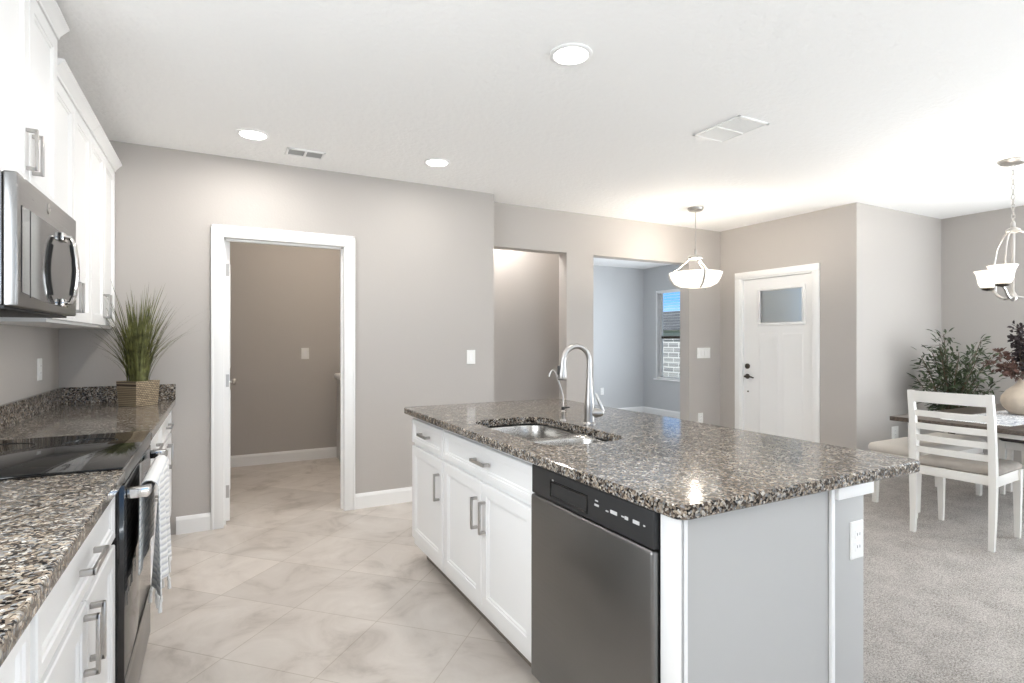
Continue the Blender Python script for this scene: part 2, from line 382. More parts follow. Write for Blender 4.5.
OZ = 2.19
S('wall_hall', M['wall'], (2.14, 3.08, W2, W2+0.14, OZ, CH), (3.08, 3.41, W2, W2+0.14, 0, CH), (3.41, 4.755, W2, W2+0.14, OZ, CH), (4.755, EX+0.12, W2, W2+0.14, 0, CH))
S('wall_hall_recess', M['wall'], (1.99, 3.41, 5.2, 5.3, 0, CH), (3.38, 3.41, W2+0.14, 5.2, 0, CH))
S('wall_den', M['den'], (3.29, 3.41, 5.3, 7.82, 0, CH), (3.41, 6.95, 7.70, 7.82, 0, CH), (EX+0.12, 6.8, W2, W2+0.14, 0, CH))
WY0, WY1, WZ0, WZ1 = 6.50, 7.38, 0.645, 2.18
S('wall_den_window', M['den'], (6.8, 6.95, W2, 5.0, 0, CH), (6.8, 6.95, 6.2, WY0, 0, CH), (6.8, 6.95, WY1, 7.82, 0, CH), (6.8, 6.95, 5.0, 6.2, 0, WZ0), (6.8, 6.95, 5.0, 6.2, WZ1, CH), (6.8, 6.95, WY0, WY1, 0, WZ0), (6.8, 6.95, WY0, WY1, WZ1, CH))
FY0, FY1, FZ = 3.475, 4.315, 1.995
S('wall_entry', M['wall'], (EX, EX+0.12, DY, FY0-0.02, 0, CH), (EX, EX+0.12, FY1+0.02, W2, 0, CH), (EX, EX+0.12, FY0-0.02, FY1+0.02, FZ+0.02, CH))
S('wall_dining', M['wall'], (EX+0.12, 7.0, DY, DY+0.12, 0, CH))
S('wall_right', M['wall'], (RX, 7.0, -4.1, -0.7, 0, CH), (RX, 7.0, 1.1, DY, 0, CH), (RX, 7.0, -0.7, 1.1, 0, 0.65), (RX, 7.0, -0.7, 1.1, 2.15, CH))
S('wall_south', M['wall'], (-1.0, 0.05, -4.1, -4.0, 0, CH), (5.15, 7.0, -4.1, -4.0, 0, CH), (0.05, 5.15, -4.1, -4.0, 2.2, CH))
S('wall_laundry', M['wall'], (-0.72, 1.99, 6.4, 6.5, 0, CH), (-0.72, -0.6, BW+0.12, 6.4, 0, CH), (1.87, 1.99, 5.2, 6.4, 0, CH))

def bb(name, *runs):
    """baseboard: runs along an axis; (axis, a0, a1, face coordinate, +1/-1 side it projects to)"""
    b = MB()
    for ax, a0, a1, f, s in runs:
        pr = [(f, 0.0), (f+s*0.014, 0.0), (f+s*0.014, 0.095), (f+s*0.008, 0.112), (f+s*0.004, 0.118), (f, 0.118)]
        b.prism(pr, 'X' if ax == 'x' else 'Y', a0, a1)
    return struct(b.build(name, M['trim'], smooth=0, base=(0, 0, 0)))
bb('baseboard_back', ('x', -0.25, -0.045, BW, -1), ('x', 0.938, 2.14, BW, -1), ('y', BW-0.014, 5.2, 2.14, 1))
bb('baseboard_laundry', ('x', -0.6, 1.87, 6.4, -1))
bb('baseboard_hall', ('x', 2.1545, 3.38, 5.2, -1), ('x', 3.08, 3.41, W2, -1), ('x', 4.755, EX, W2, -1), ('y', W2, W2+0.14, 3.08, -1), ('y', W2, W2+0.14, 4.755, -1))
bb('baseboard_den', ('x', 3.41, 6.8, 7.70, -1), ('y', 4.75, 7.7, 6.8, -1))
bb('baseboard_entry', ('y', DY-0.014, 3.37, EX, -1), ('y', 4.42, W2, EX, -1))
bb('baseboard_dining', ('x', EX, RX, DY, -1))
bb('baseboard_right', ('y', -4.0, DY-0.014, RX, -1))

# laundry doorway casing and jamb
b = MB()
def casing_prof(b, x0, x1, y0, y1, z0, z1): b.box(x0, x1, y0, y1, z0, z1, 0.005, 2)
casing_prof(b, -0.043, DX0, BW-0.018, BW, 0, DZ+0.0005); casing_prof(b, DX1, 0.938, BW-0.018, BW, 0, DZ+0.0005); casing_prof(b, -0.043, 0.938, BW-0.018, BW, DZ, 2.115)
b.box(-0.043, -0.025, BW-0.024, BW, 0, 2.115, 0.004); b.box(0.920, 0.938, BW-0.024, BW, 0, 2.115, 0.004); b.box(-0.043, 0.938, BW-0.024, BW, 2.097, 2.115, 0.004)
b.box(DX0-0.018, DX0, BW, BW+0.12, 0, DZ); b.box(DX1, DX1+0.018, BW, BW+0.12, 0, DZ); b.box(DX0-0.018, DX1+0.018, BW, BW+0.12, DZ, DZ+0.018)
b.box(DX0, DX0+0.012, BW+0.05, BW+0.085, 0, DZ); b.box(DX1-0.012, DX1, BW+0.05, BW+0.085, 0, DZ); b.box(DX0, DX1, BW+0.05, BW+0.085, DZ-0.012, DZ)
struct(b.build('trim_1', M['trim'], base=(0, 0, 0)))

# open laundry door, hinged at the left jamb and swung into the room
d1 = struct(thing('door_1', 'white laundry door swung fully open, seen edge on at the left jamb', 'door', (DX0+0.005, BW+0.125, 0)))
b = MB(); xl = DX0+0.004
b.front((xl+0.035, BW+0.125, 0.008), (0, 1, 0), (0, 0, 1), (1, 0, 0), 0.80, 2.02, [(0, -0.035), (0, 0)])
b.front((xl+0.035, BW+0.225, 0.20), (0, 1, 0), (0, 0, 1), (1, 0, 0), 0.60, 0.75, [(0, 0.0005), (0.012, 0.006), (0.02, 0.006), (0.04, 0.002)])
b.front((xl+0.035, BW+0.225, 1.10), (0, 1, 0), (0, 0, 1), (1, 0, 0), 0.60, 0.78, [(0, 0.0005), (0.012, 0.006), (0.02, 0.006), (0.04, 0.002)])
b.build('door_leaf', M['trim'], d1)
for z in (0.22, 1.02, 1.82):
    b = MB(); b.box(xl+0.002, xl+0.030, BW+0.1215, BW+0.1248, z-0.045, z+0.045); b.tube([(xl, BW+0.1225, z-0.045), (xl, BW+0.1225, z+0.045)], 0.006, 8)
    b.build('hinge', M['nickel'], d1)
b = MB(); ky = BW+0.125+0.735
b.lathe([(0.030, 0.0), (0.030, 0.006), (0.011, 0.010), (0.011, 0.030), (0.024, 0.036), (0.029, 0.048), (0.024, 0.060), (0.008, 0.064)], (xl+0.035, ky, 0.96), 20, 'X')
b.build('door_knob', M['nickel'], d1)

# front door
d2 = struct(thing('door_2', 'white front door with a small frosted pane', 'door', (EX+0.03, (FY0+FY1)/2, 0)))
b = MB(); fx = EX+0.035
N = (-1, 0, 0); V = (0, 0, 1); U = (0, -1, 0)      # local u runs from the lock side (far) to the hinge side
def fd(y1, z0, w, h, rings): b.front((fx, y1, z0), U, V, N, w, h, rings)
LY0, LY1, LZ0, LZ1 = 3.595, 4.10, 1.50, 1.86
b.box(fx, fx+0.045, FY0+0.003, LY0, 0.01, FZ-0.004); b.box(fx, fx+0.045, LY1, FY1-0.003, 0.01, FZ-0.004)
b.box(fx, fx+0.045, LY0, LY1, 0.01, LZ0); b.box(fx, fx+0.045, LY0, LY1, LZ1, FZ-0.004)
for y1 in (4.115, 3.825):
    fd(y1, 0.22, 0.235, 1.17, [(0, 0.0003), (0.006, 0.004), (0.014, 0.004), (0.030, 0.0006)])
b.build('door_leaf', M['trim'], d2)
b = MB()
for y0, y1, z0, z1 in ((LY0-0.03, LY1+0.03, LZ1-0.005, LZ1+0.03), (LY0-0.03, LY1+0.03, LZ0-0.03, LZ0+0.005), (LY0-0.03, LY0+0.005, LZ0, LZ1), (LY1-0.005, LY1+0.03, LZ0, LZ1)):
    b.box(fx-0.014, fx+0.001, y0, y1, z0, z1, 0.005)
lf = b.build('pane_frame', M['trim'], d2)
b = MB(); b.box(fx+0.018, fx+0.024, LY0, LY1, LZ0, LZ1); b.build('pane', M['frosted'], lf)
b = MB(); b.lathe([(0.030, 0), (0.030, -0.012), (0.020, -0.016), (0.014, -0.022)], (fx-0.0005, 4.262, 1.020), 20, 'X'); b.build('deadbolt', M['bronze'], d2)
b = MB(); b.lathe([(0.028, 0), (0.028, -0.010), (0.012, -0.014), (0.012, -0.045)], (fx-0.0005, 4.262, 0.905), 20, 'X')
b.tube([(fx-0.043, 4.272, 0.905), (fx-0.045, 4.225, 0.908), (fx-0.045, 4.18, 0.902), (fx-0.042, 4.155, 0.895)], [0.011, 0.010, 0.008, 0.007], 10)
b.build('lever', M['bronze'], d2)
b = MB(); b.lathe([(0.009, 0), (0.009, -0.008)], (fx-0.0005, 4.255, 0.735), 12, 'X'); b.build('security_stud', M['bronze'], d2)
b = MB()
b.box(EX-0.018, EX, FY1+0.015, FY1+0.085, 0, FZ+0.016, 0.005); b.box(EX-0.018, EX, FY0-0.085, FY0-0.015, 0, FZ+0.016, 0.005); b.box(EX-0.018, EX, FY0-0.085, FY1+0.085, FZ+0.015, FZ+0.085, 0.005)
b.box(EX, EX+0.12, FY1, FY1+0.02, 0, FZ); b.box(EX, EX+0.12, FY0-0.02, FY0, 0, FZ); b.box(EX, EX+0.12, FY0-0.02, FY1+0.02, FZ, FZ+0.02)
struct(b.build('trim_2', M['trim'], base=(0, 0, 0)))

# den windows (the second is unseen, added to light the den), guessed dining window
def window(name, x, y0, y1, z0, z1, depth, rails=True):
    w = struct(thing(name, 'white framed window with a view of sky and roofs', 'window', (x+depth-0.03, (y0+y1)/2, z0)))
    b = MB(); xg = x+depth-0.05
    b.box(xg, xg+0.04, y0, y0+0.03, z0, z1, 0.003); b.box(xg, xg+0.04, y1-0.03, y1, z0, z1, 0.003)
    b.box(xg, xg+0.04, y0, y1, z0, z0+0.035, 0.003); b.box(xg, xg+0.04, y0, y1, z1-0.035, z1, 0.003)
    fr = b.build('window_frame', M['trim'], w)
    zm = z0+(z1-z0)*0.47
    b = MB(); b.box(xg-0.006, xg+0.03, y0+0.03, y1-0.03, zm-0.025, zm+0.025, 0.003); b.build('sash_rail', M['bronze'], w)
    b = MB(); b.box(xg+0.015, xg+0.020, y0+0.03, y1-0.03, z0+0.035, z1-0.035); b.build('pane', M['glass'], fr)
    b = MB(); b.box(x-0.035, x+depth-0.05, y0-0.03, y1+0.03, z0-0.022, z0+0.001, 0.005); b.build('window_sill', M['trim'], w)
    b = MB(); t = 0.004
    b.box(x+0.001, xg, y1-t, y1, z0, z1); b.box(x+0.001, xg, y0, y0+t, z0, z1); b.box(x+0.001, xg, y0, y1, z1-t, z1)
    b.build('reveal', M['trim'], w)
    return w
window('window_1', 6.8, WY0, WY1, WZ0, WZ1, 0.15)
window('window_added', 6.8, 5.0, 6.2, WZ0, WZ1, 0.15)  # unseen window added for the light that fills the den
window('window_3', RX, -0.7, 1.1, 0.65, 2.15, 0.13)
wb_ = thing('window_blind', 'raised slat blind with open white slats in the den window', 'blind', (6.835, (WY0+WY1)/2, WZ0))
b = MB(); b.box(6.805, 6.862, WY0+0.01, WY1-0.01, WZ1-0.05, WZ1-0.006, 0.004); b.build('headrail', M['trim'], wb_)
b = MB()
z = WZ1-0.09
while z > WZ0+0.05:
    b.box(6.815, 6.855, WY0+0.014, WY1-0.014, z-0.0010, z+0.0010); z -= 0.047
b.build('slats', M['trim'], wb_)
b = MB(); b.box(6.812, 6.858, WY0+0.014, WY1-0.014, WZ0+0.006, WZ0+0.026, 0.004); b.build('bottom_rail', M['trim'], wb_)
b = MB()
for yy in (WY0+0.12, WY1-0.12):
    for xx in (6.814, 6.856): b.tube([(xx, yy, WZ0+0.02), (xx, yy, WZ1-0.05)], 0.0010, 5)
b.build('cords', M['trim'], wb_)

# outside: lawn, block fence, neighbouring houses
S('ground_outside', M['lawn'], (10.5, 60, -20, 60, -0.5, -0.2))
S('bounce_paving_outside', M['stucco'], (7.0, 10.5, -20, 60, -0.5, -0.19))  # unseen pale strip added, its bounce greys the front door pane
b = MB(); b.box(13.0, 13.2, 6, 26, -0.2, 1.32); b.box(12.97, 13.23, 6, 26, 1.32, 1.40); tag(b.build('block_wall', M['block']), 'grey block wall outside the den window below the roofs', 'garden wall')
hs = thing('neighbouring_house', 'dark roofed house seen above the block wall through the den window', 'house', (27, 28, -0.2))
b = MB(); b.box(23, 31, 18, 36, -0.2, 1.9); b.build('house_wall', M['stucco'], hs)
b = MB(); b.loft([[(22.5, 17.5, 1.9), (31.5, 17.5, 1.9), (31.5, 36.5, 1.9), (22.5, 36.5, 1.9)], [(26.8, 22, 3.25), (27.2, 22, 3.25), (27.2, 32, 3.25), (26.8, 32, 3.25)]]); b.build('roof', M['roofing'], hs)

# ------------------------------------------------------------------ cabinetry
RAISED = lambda th, fr: [(0, 0.0), (0, th-0.003), (0.003, th), (fr, th), (fr+0.003, th-0.004), (fr+0.010, th-0.005), (fr+0.014, th-0.010)]
def handle_v(x, y, z0, z1, sgn, parent, r=0.0072, out=0.032):
    """square bow pull, vertical; sgn = direction it projects along x"""
    b = MB(); e = 0.006
    b.box(x+sgn*(out-0.009), x+sgn*out, y-r, y+r, z0, z1, 0.0015)
    b.box(x, x+sgn*(out-0.002), y-r, y+r, z0, z0+2*e, 0.0015); b.box(x, x+sgn*(out-0.002), y-r, y+r, z1-2*e, z1, 0.0015)
    return b.build('handle', M['nickel'], parent)
def handle_h(x, y0, y1, z, sgn, parent, r=0.0072, out=0.032):
    b = MB(); e = 0.006
    b.box(x+sgn*(out-0.009), x+sgn*out, y0, y1, z-r, z+r, 0.0015)
    b.box(x, x+sgn*(out-0.002), y0, y0+2*e, z-r, z+r, 0.0015); b.box(x, x+sgn*(out-0.002), y1-2*e, y1, z-r, z+r, 0.0015)
    return b.build('handle', M['nickel'], parent)
def cab_front(kind, x, y0, y1, z0, z1, sgn, parent, fr=0.05):
    b = MB()
    if sgn > 0: b.front((x, y0, z0), (0, 1, 0), (0, 0, 1), (1, 0, 0), y1-y0, z1-z0, RAISED(0.020, fr))
    else: b.front((x, y1, z0), (0, -1, 0), (0, 0, 1), (-1, 0, 0), y1-y0, z1-z0, RAISED(0.020, fr))
    return b.build(kind, M['cabinet'], parent)
CT = 0.878    # carcass top
def base_unit(label, xb, xf, y0, y1, sgn, fronts, group, hollow=False):
    """xb back x, xf carcass front x; fronts = list of (kind,y0,y1,z0,z1,handle)"""
    t = thing('base_cabinet', label, 'cabinet', ((xb+xf)/2, (y0+y1)/2, 0), 0, group)
    b = MB(); g = 0.0006
    if hollow:
        X0, X1 = min(xb, xf), max(xb, xf); w = 0.016
        b.box(X0, X1, y0+g, y0+w, 0.105, CT-0.001); b.box(X0, X1, y1-w, y1-g, 0.105, CT-0.001); b.box(X0, X0+w, y0+w, y1-w, 0.105, CT-0.001); b.box(X1-w, X1, y0+w, y1-w, 0.105, CT-0.001); b.box(X0+w, X1-w, y0+w, y1-w, 0.105, 0.121)
    else: b.box(min(xb, xf), max(xb, xf), y0+g, y1-g, 0.105, CT-0.001)
    b.build('carcass', M['cabinet'], t)
    b = MB(); xk = xf-sgn*0.075
    b.box(min(xb, xk), max(xb, xk), y0+g, y1-g, 0.0005, 0.105); b.build('toe_kick', M['gap'], t)
    for kind, a0, a1, z0, z1, hd in fronts:
        f = cab_front(kind, xf+sgn*0.0003, a0, a1, z0, z1, sgn, t, 0.05 if kind == 'door' else 0.026)
        if hd[0] == 'h': handle_h(xf+sgn*0.020, hd[1], hd[2], hd[3], sgn, f)
        elif hd[0] == 'v': handle_v(xf+sgn*0.020, hd[1], hd[2], hd[3], sgn, f)
    return t
XF = -0.295; XB = LX+0.002
DZ0, DZ1, WZa, WZb = 0.155, 0.692, 0.712, 0.850
def left_unit(y0, y1, label, two=True):
    m = (y0+y1)/2; fr = [('drawer', y0+0.02, y1-0.02, WZa, WZb, ('h', m-0.085, m+0.085, 0.785))]
    if two:
        fr += [('door', y0+0.02, m-0.003, DZ0, DZ1, ('v', m-0.035, 0.53, 0.67)), ('door', m+0.003, y1-0.02, DZ0, DZ1, ('v', m+0.035, 0.53, 0.67))]
    else:
        fr += [('door', y0+0.02, y1-0.02, DZ0, DZ1, ('v', y0+0.055, 0.53, 0.67))]
    return base_unit(label, XB, XF, y0, y1, 1, fr, 'left run base cabinets')
RY0, RY1 = 2.065, 2.825
left_unit(0.33, 1.205, 'white base cabinet nearest the camera, only its front corner showing at lower left')
left_unit(1.205, RY0-0.003, 'white base cabinet with paired upright pulls, beside the near side of the range')
left_unit(RY1+0.003, 3.59, 'white base cabinet just beyond the range, behind the hanging towel')
left_unit(3.59, BW-0.002, 'white base cabinet at the far wall, below the grass plant', True)

# countertops of the left run
b = MB(); b.box(LX+0.001, -0.252, 0.25, RY0-0.002, CT, 0.914, 0.004, 2)
t = b.build('countertop', M['granite'], smooth=0); tag(t, 'speckled granite countertop in the near left corner, in front of the cooktop', 'countertop')
t = thing('countertop', 'granite countertop and backsplash beyond the cooktop, under the grass plant', 'countertop', (-0.56, 3.6, CT))
b = MB(); b.box(LX+0.001, -0.252, RY1+0.002, BW-0.001, CT, 0.914, 0.004, 2); b.build('slab', M['granite'], t, smooth=0)
b = MB(); b.box(LX+0.001, LX+0.021, RY1+0.002, BW-0.022, 0.9142, 1.017, 0.002); b.box(LX+0.001, -0.252, BW-0.021, BW-0.001, 0.9142, 1.017, 0.002); b.build('backsplash', M['granite'], t, smooth=0)

# range
rg = thing('range', 'black glass slide-in range in the left counter run', 'range', (-0.56, (RY0+RY1)/2, 0))
b = MB(); b.box(LX+0.01, -0.30, RY0+0.002, RY1-0.002, 0.02, 0.905); b.box(-0.30, -0.2625, RY0+0.002, RY1-0.002, 0.866, 0.9138); b.build('body', M['black'], rg)
b = MB(); b.box(LX+0.012, -0.256, RY0-0.010, RY1+0.010, 0.9145, 0.922, 0.003, 2)
ck = b.build('cooktop', M['blackglass'], rg)
M['burner'] = plain('burner_print', (0.035, 0.035, 0.036), 0.15)
for bx, by, br_ in ((-0.43, RY0+0.20, 0.115), (-0.43, RY1-0.20, 0.085), (-0.70, RY0+0.20, 0.085), (-0.70, RY1-0.20, 0.105)):
    b = MB(); b.lathe([(br_-0.0012, 0.9218), (br_-0.0012, 0.9223), (br_, 0.9223), (br_, 0.9218)], (bx, by, 0), 40, cap=False); b.build('burner_ring', M['burner'], ck)
b = MB(); b.box(-0.262, -0.254, RY0+0.004, RY1-0.004, 0.868, 0.9140, 0.003); b.build('front_strip', M['steel'], rg)
b = MB(); b.box(-0.30, -0.255, RY0+0.003, RY1-0.003, 0.225, 0.864, 0.004); dr = b.build('oven_door', M['ovenglass'], rg)
b = MB(); b.box(-0.2548, -0.2530, RY0+0.003, RY1-0.003, 0.228, 0.262, 0.0005); b.build('trim_strip', M['steel'], dr)
b = MB()
b.box(-0.212, -0.190, RY0+0.035, RY1-0.035, 0.815, 0.842, 0.006, 3)
b.box(-0.2535, -0.195, RY0+0.030, RY0+0.062, 0.812, 0.845, 0.004); b.box(-0.2535, -0.195, RY1-0.062, RY1-0.030, 0.812, 0.845, 0.004)
b.build('handle', M['chrome'], dr)
b = MB(); b.box(-0.30, -0.256, RY0+0.003, RY1-0.003, 0.06, 0.218, 0.004); b.build('warming_drawer', M['steel'], rg)
b = MB(); b.box(-0.60, -0.33, RY0+0.01, RY1-0.01, 0.0005, 0.06); b.build('kick_plate', M['black'], rg)

# towel over the oven handle
tw = thing('dish_towel', 'white and grey striped towel with tassels hanging over the oven handle', 'towel', (-0.201, 2.45, 0.5))
TY0, TY1 = 2.145, 2.62
def towel_pt(s, u):
    """s 0..1 along the cloth (front hem -> over the bar -> back hem), u 0..1 along the bar"""
    y = TY0+(TY1-TY0)*u; wv = 0.017*math.sin(u*19+0.6)+0.008*math.sin(u*33+2)
    if s < 0.52:
        k = s/0.52; z = 0.465+0.02*u+(0.832-0.465-0.02*u)*k; x = -0.176+wv*(1-k*0.85)-0.005*(1-k)
        y = TY0+(TY1-TY0)*(0.5+(u-0.5)*(1.06-0.12*k))
    elif s < 0.60:
        a = PI*(s-0.52)/0.08; x = -0.201+0.0225*math.cos(a)+wv*0.15*math.cos(a)*0; z = 0.832+0.020*math.sin(a)
        y = TY0+(TY1-TY0)*(0.5+(u-0.5)*0.94)
    else:
        k = (s-0.60)/0.40; z = 0.832-(0.832-0.545)*k; x = -0.2235-0.004*k+0.003*math.sin(u*14)*k
        y = TY0+(TY1-TY0)*(0.5+(u-0.5)*0.95)
    return Vector((x, y, z))
b = MB(); nu, ns = 40, 60
outer = [[towel_pt(j/ns, i/nu) for i in range(nu+1)] for j in range(ns+1)]
vs = [[b.bm.verts.new(p) for p in row] for row in outer]
for j in range(ns):
    for i in range(nu): b.bm.faces.new((vs[j][i], vs[j][i+1], vs[j+1][i+1], vs[j+1][i]))
cl = b.build('cloth', M['towel'], tw)
md = cl.modifiers.new('thickness', 'SOLIDIFY'); md.thickness = 0.003; md.offset = 0
for i in range(15):
    u = (i+0.5)/15; p = towel_pt(0, u); b = MB(); ln = random.uniform(0.045, 0.065); dx, dy = random.uniform(-.006, .008), random.uniform(-.008, .008)
    b.tube([p+Vector((0, 0, 0.004)), p+Vector((0, 0, -0.008)), p+Vector((dx*.5, dy*.5, -0.014)), p+Vector((dx*.6, dy*.6, -0.02)), p+Vector((dx, dy, -ln))], [0.003, 0.0045, 0.0065, 0.0045, 0.0065], 7)
    b.build('tassel', M['rope'], tw)

# wall cabinets
def wall_unit(label, y0, y1, xf, z0, z1, hz, crown_top, crown_out=0.036):
    t = thing('wall_cabinet', label, 'cabinet', ((LX+xf)/2, (y0+y1)/2, z0), 0, 'left run wall cabinets')
    m = (y0+y1)/2; zd = crown_top-0.056; z1 = crown_top-0.02
    b = MB(); b.box(LX+0.001, xf, y0+0.0006, y1-0.0006, z0, z1); b.build('carcass', M['cabinet'], t)
    for a0, a1, hy in ((y0+0.006, m-0.003, m-0.035), (m+0.003, y1-0.006, m+0.035)):
        f = cab_front('door', xf+0.0003, a0, a1, z0+0.012, zd, 1, t, 0.055)
        handle_v(xf+0.020, hy, hz, hz+0.14, 1, f)
    b = MB(); zt = crown_top; zb = zt-0.052; xo = xf+0.0215; h = zt-zb
    prof = [(xo-0.03, zb), (xo+0.003, zb), (xo+0.005, zb+0.2*h), (xo+crown_out*0.45, zb+0.45*h), (xo+crown_out*0.85, zb+0.75*h), (xo+crown_out, zb+0.82*h), (xo+crown_out, zt), (xo-0.03, zt)]
    b.prism(prof, 'Y', y0+0.001, y1-0.001)
    return t, b
t, b = wall_unit('tall white wall cabinet mounted above the microwave, upper left corner', RY0, RY1, -0.59, 1.800, 2.495, 1.885, 2.575)
b.build('crown_moulding', M['cabinet'], t, smooth=25)
t, b = wall_unit('white wall cabinet right next to the microwave, partly hidden by it', RY1+0.003, 3.595, -0.607, 1.385, 2.40, 1.44, 2.452)
b.build('crown_moulding', M['cabinet'], t, smooth=25)
t, b = wall_unit('white wall cabinet ending at the back wall, above the grass plant', 3.595, BW-0.003, -0.607, 1.385, 2.40, 1.44, 2.452)
b.build('crown_moulding', M['cabinet'], t, smooth=25)

# microwave
mw = thing('microwave', 'stainless over-the-range microwave mounted above the cooktop', 'microwave', (-0.69, (RY0+RY1)/2, 1.405))
MX = -0.508; MY0, MY1 = RY0+0.002, RY1-0.015
b = MB(); b.box(LX+0.001, MX-0.035, MY0, MY1, 1.412, 1.795, 0.003); b.build('body', M['steel'], mw)
b = MB(); b.box(LX+0.03, MX-0.03, MY0+0.004, MY1-0.004, 1.400, 1.4115, 0.002); b.build('underside_vent', M['black'], mw)
b = MB(); b.box(MX-0.0345, MX, MY0, MY1, 1.408, 1.797, 0.006, 3); dr = b.build('door', M['steel'], mw)
def yy(k): return MY0+(MY1-MY0)*k
b = MB()
# dark window and control glass, edges gently bowed
ol = []
for i in range(13): ol.append((yy(0.045+0.87*i/12), 1.706-0.0*i))
for i in range(13): ol.append((yy(0.915-0.87*i/12), 1.452-0.016*math.sin(PI*i/12)))
b.loft([[Vector((MX-0.002, y, z)) for y, z in ol], [Vector((MX+0.0022, y, z)) for y, z in ol]]); b.build('window', plain('smoked_glass', (0.03, 0.03, 0.03), 0.06, spec=0.5), dr)
b = MB(); b.box(MX+0.0015, MX+0.0032, yy(0.150), yy(0.156), 1.44, 1.705); b.build('window_divider', M['black'], dr)
hp = [(MX+0.006, yy(0.66), 1.690), (MX+0.030, yy(0.66), 1.686), (MX+0.040, yy(0.66), 1.66), (MX+0.046, yy(0.66), 1.61), (MX+0.048, yy(0.66), 1.568), (MX+0.046, yy(0.66), 1.525), (MX+0.040, yy(0.66), 1.475), (MX+0.030, yy(0.66), 1.449), (MX+0.006, yy(0.66), 1.445)]
b = MB(); b.tube(hp, 0.0085, 12, 1.9)
b.build('handle', M['chrome'], dr)
b = MB(); b.tube([(x-0.009, y, z) for x, y, z in hp[2:-2]], 0.0062, 10, 2.4); b.build('handle_grip', M['black'], dr)
for z0 in (1.672, 1.432):
    b = MB(); b.box(MX+0.0024, MX+0.016, yy(0.66)-0.034, yy(0.66)+0.034, z0, z0+0.030, 0.004); b.build('handle_mount', M['chrome'], dr)
# round script emblem
b = MB(); b.lathe([(0.018, 0.0), (0.018, 0.0025), (0.0150, 0.0032), (0.0150, 0.0022), (0.001, 0.0022)], (MX, yy(0.44), 1.757), 28, 'X'); em = b.build('emblem', M['nickel'], dr)
b = MB()
def em_pt(u, v): return (MX+0.0030, yy(0.44)+u, 1.757+v)
b.tube([em_pt(-0.003-0.0045*math.cos(a)*1.0, 0.0055*math.sin(a)) for a in [PI*1.75*k/14-0.6 for k in range(15)]], 0.0009, 5)
b.tube([em_pt(0.0055-0.004*math.cos(a), 0.0055*math.sin(a)) for a in [PI*1.7*k/14-0.5 for k in range(15)]], 0.0009, 5)
b.build('emblem_script', M['chrome'], em)

# ------------------------------------------------------------------ island
IX = 1.032                                   # carcass front, doors project to 1.012
base_unit('white island cabinet farthest from the camera, one drawer over one door', 1.612, IX, 2.652, 3.17, -1,
          [('drawer', 2.665, 3.155, WZa, WZb, ('h', 2.84, 2.98, 0.783)), ('door', 2.665, 3.155, DZ0, DZ1, ('v', 2.705, 0.48, 0.62))], 'island base cabinets')
base_unit('white island sink cabinet with a long false drawer and double doors', 1.612, IX, 1.724, 2.652, -1,
          [('drawer', 1.735, 2.640, WZa, WZb, ('h', 2.105, 2.245, 0.783)), ('door', 1.735, 2.184, DZ0, DZ1, ('v', 2.146, 0.48, 0.62)), ('door', 2.190, 2.640, DZ0, DZ1, ('v', 2.230, 0.48, 0.62))], 'island base cabinets', True)
# dishwasher
dw = thing('dishwasher', 'dark stainless dishwasher with black control strip in the island', 'dishwasher', (1.3, 1.395, 0))
b = MB(); b.box(1.03, 1.60, 1.080, 1.712, 0.11, 0.872); b.build('tub', M['black'], dw)
b = MB(); b.box(1.10, 1.58, 1.085, 1.707, 0.0005, 0.11); b.build('toe_plate', M['black'], dw)
b = MB(); b.box(0.985, 1.0295, 1.082, 1.710, 0.118, 0.766, 0.010, 3); dr = b.build('door', M['steel_dark'], dw)
b = MB(); b.box(0.990, 1.0295, 1.082, 1.710, 0.768, 0.870, 0.006, 3); cp = b.build('control_panel', M['black'], dw)
b = MB()   # pocket grip: raised rim with a deep hollow
b.front((0.9905, 1.585, 0.782), (0, -1, 0), (0, 0, 1), (-1, 0, 0), 0.215, 0.058, [(0, 0), (0.001, 0.003), (0.005, 0.003), (0.009, -0.0), (0.020, -0.0)]); b.build('pocket_grip', M['blackglass'], cp)
M['print'] = plain('grey_print', (0.55, 0.55, 0.55), 0.5)
for k, (yv, wv, hv) in enumerate(((1.325, 0.020, 0.006), (1.325, 0.014, 0.004), (1.275, 0.012, 0.004), (1.245, 0.030, 0.010), (1.205, 0.012, 0.004), (1.190, 0.014, 0.009), (1.150, 0.026, 0.010), (1.118, 0.007, 0.004))):
    b = MB(); zc = 0.822+(0.013 if k in (1,) else -0.004 if k == 2 else 0.0)
    b.box(0.9885, 0.9905, yv-wv/2, yv+wv/2, zc-hv/2, zc+hv/2, 0.0006); b.build('button', M['print'], cp)
b = MB(); b.box(0.9885, 0.9905, 1.560, 1.572, 0.834, 0.846, 0.001); b.build('indicator', M['chrome'], cp)
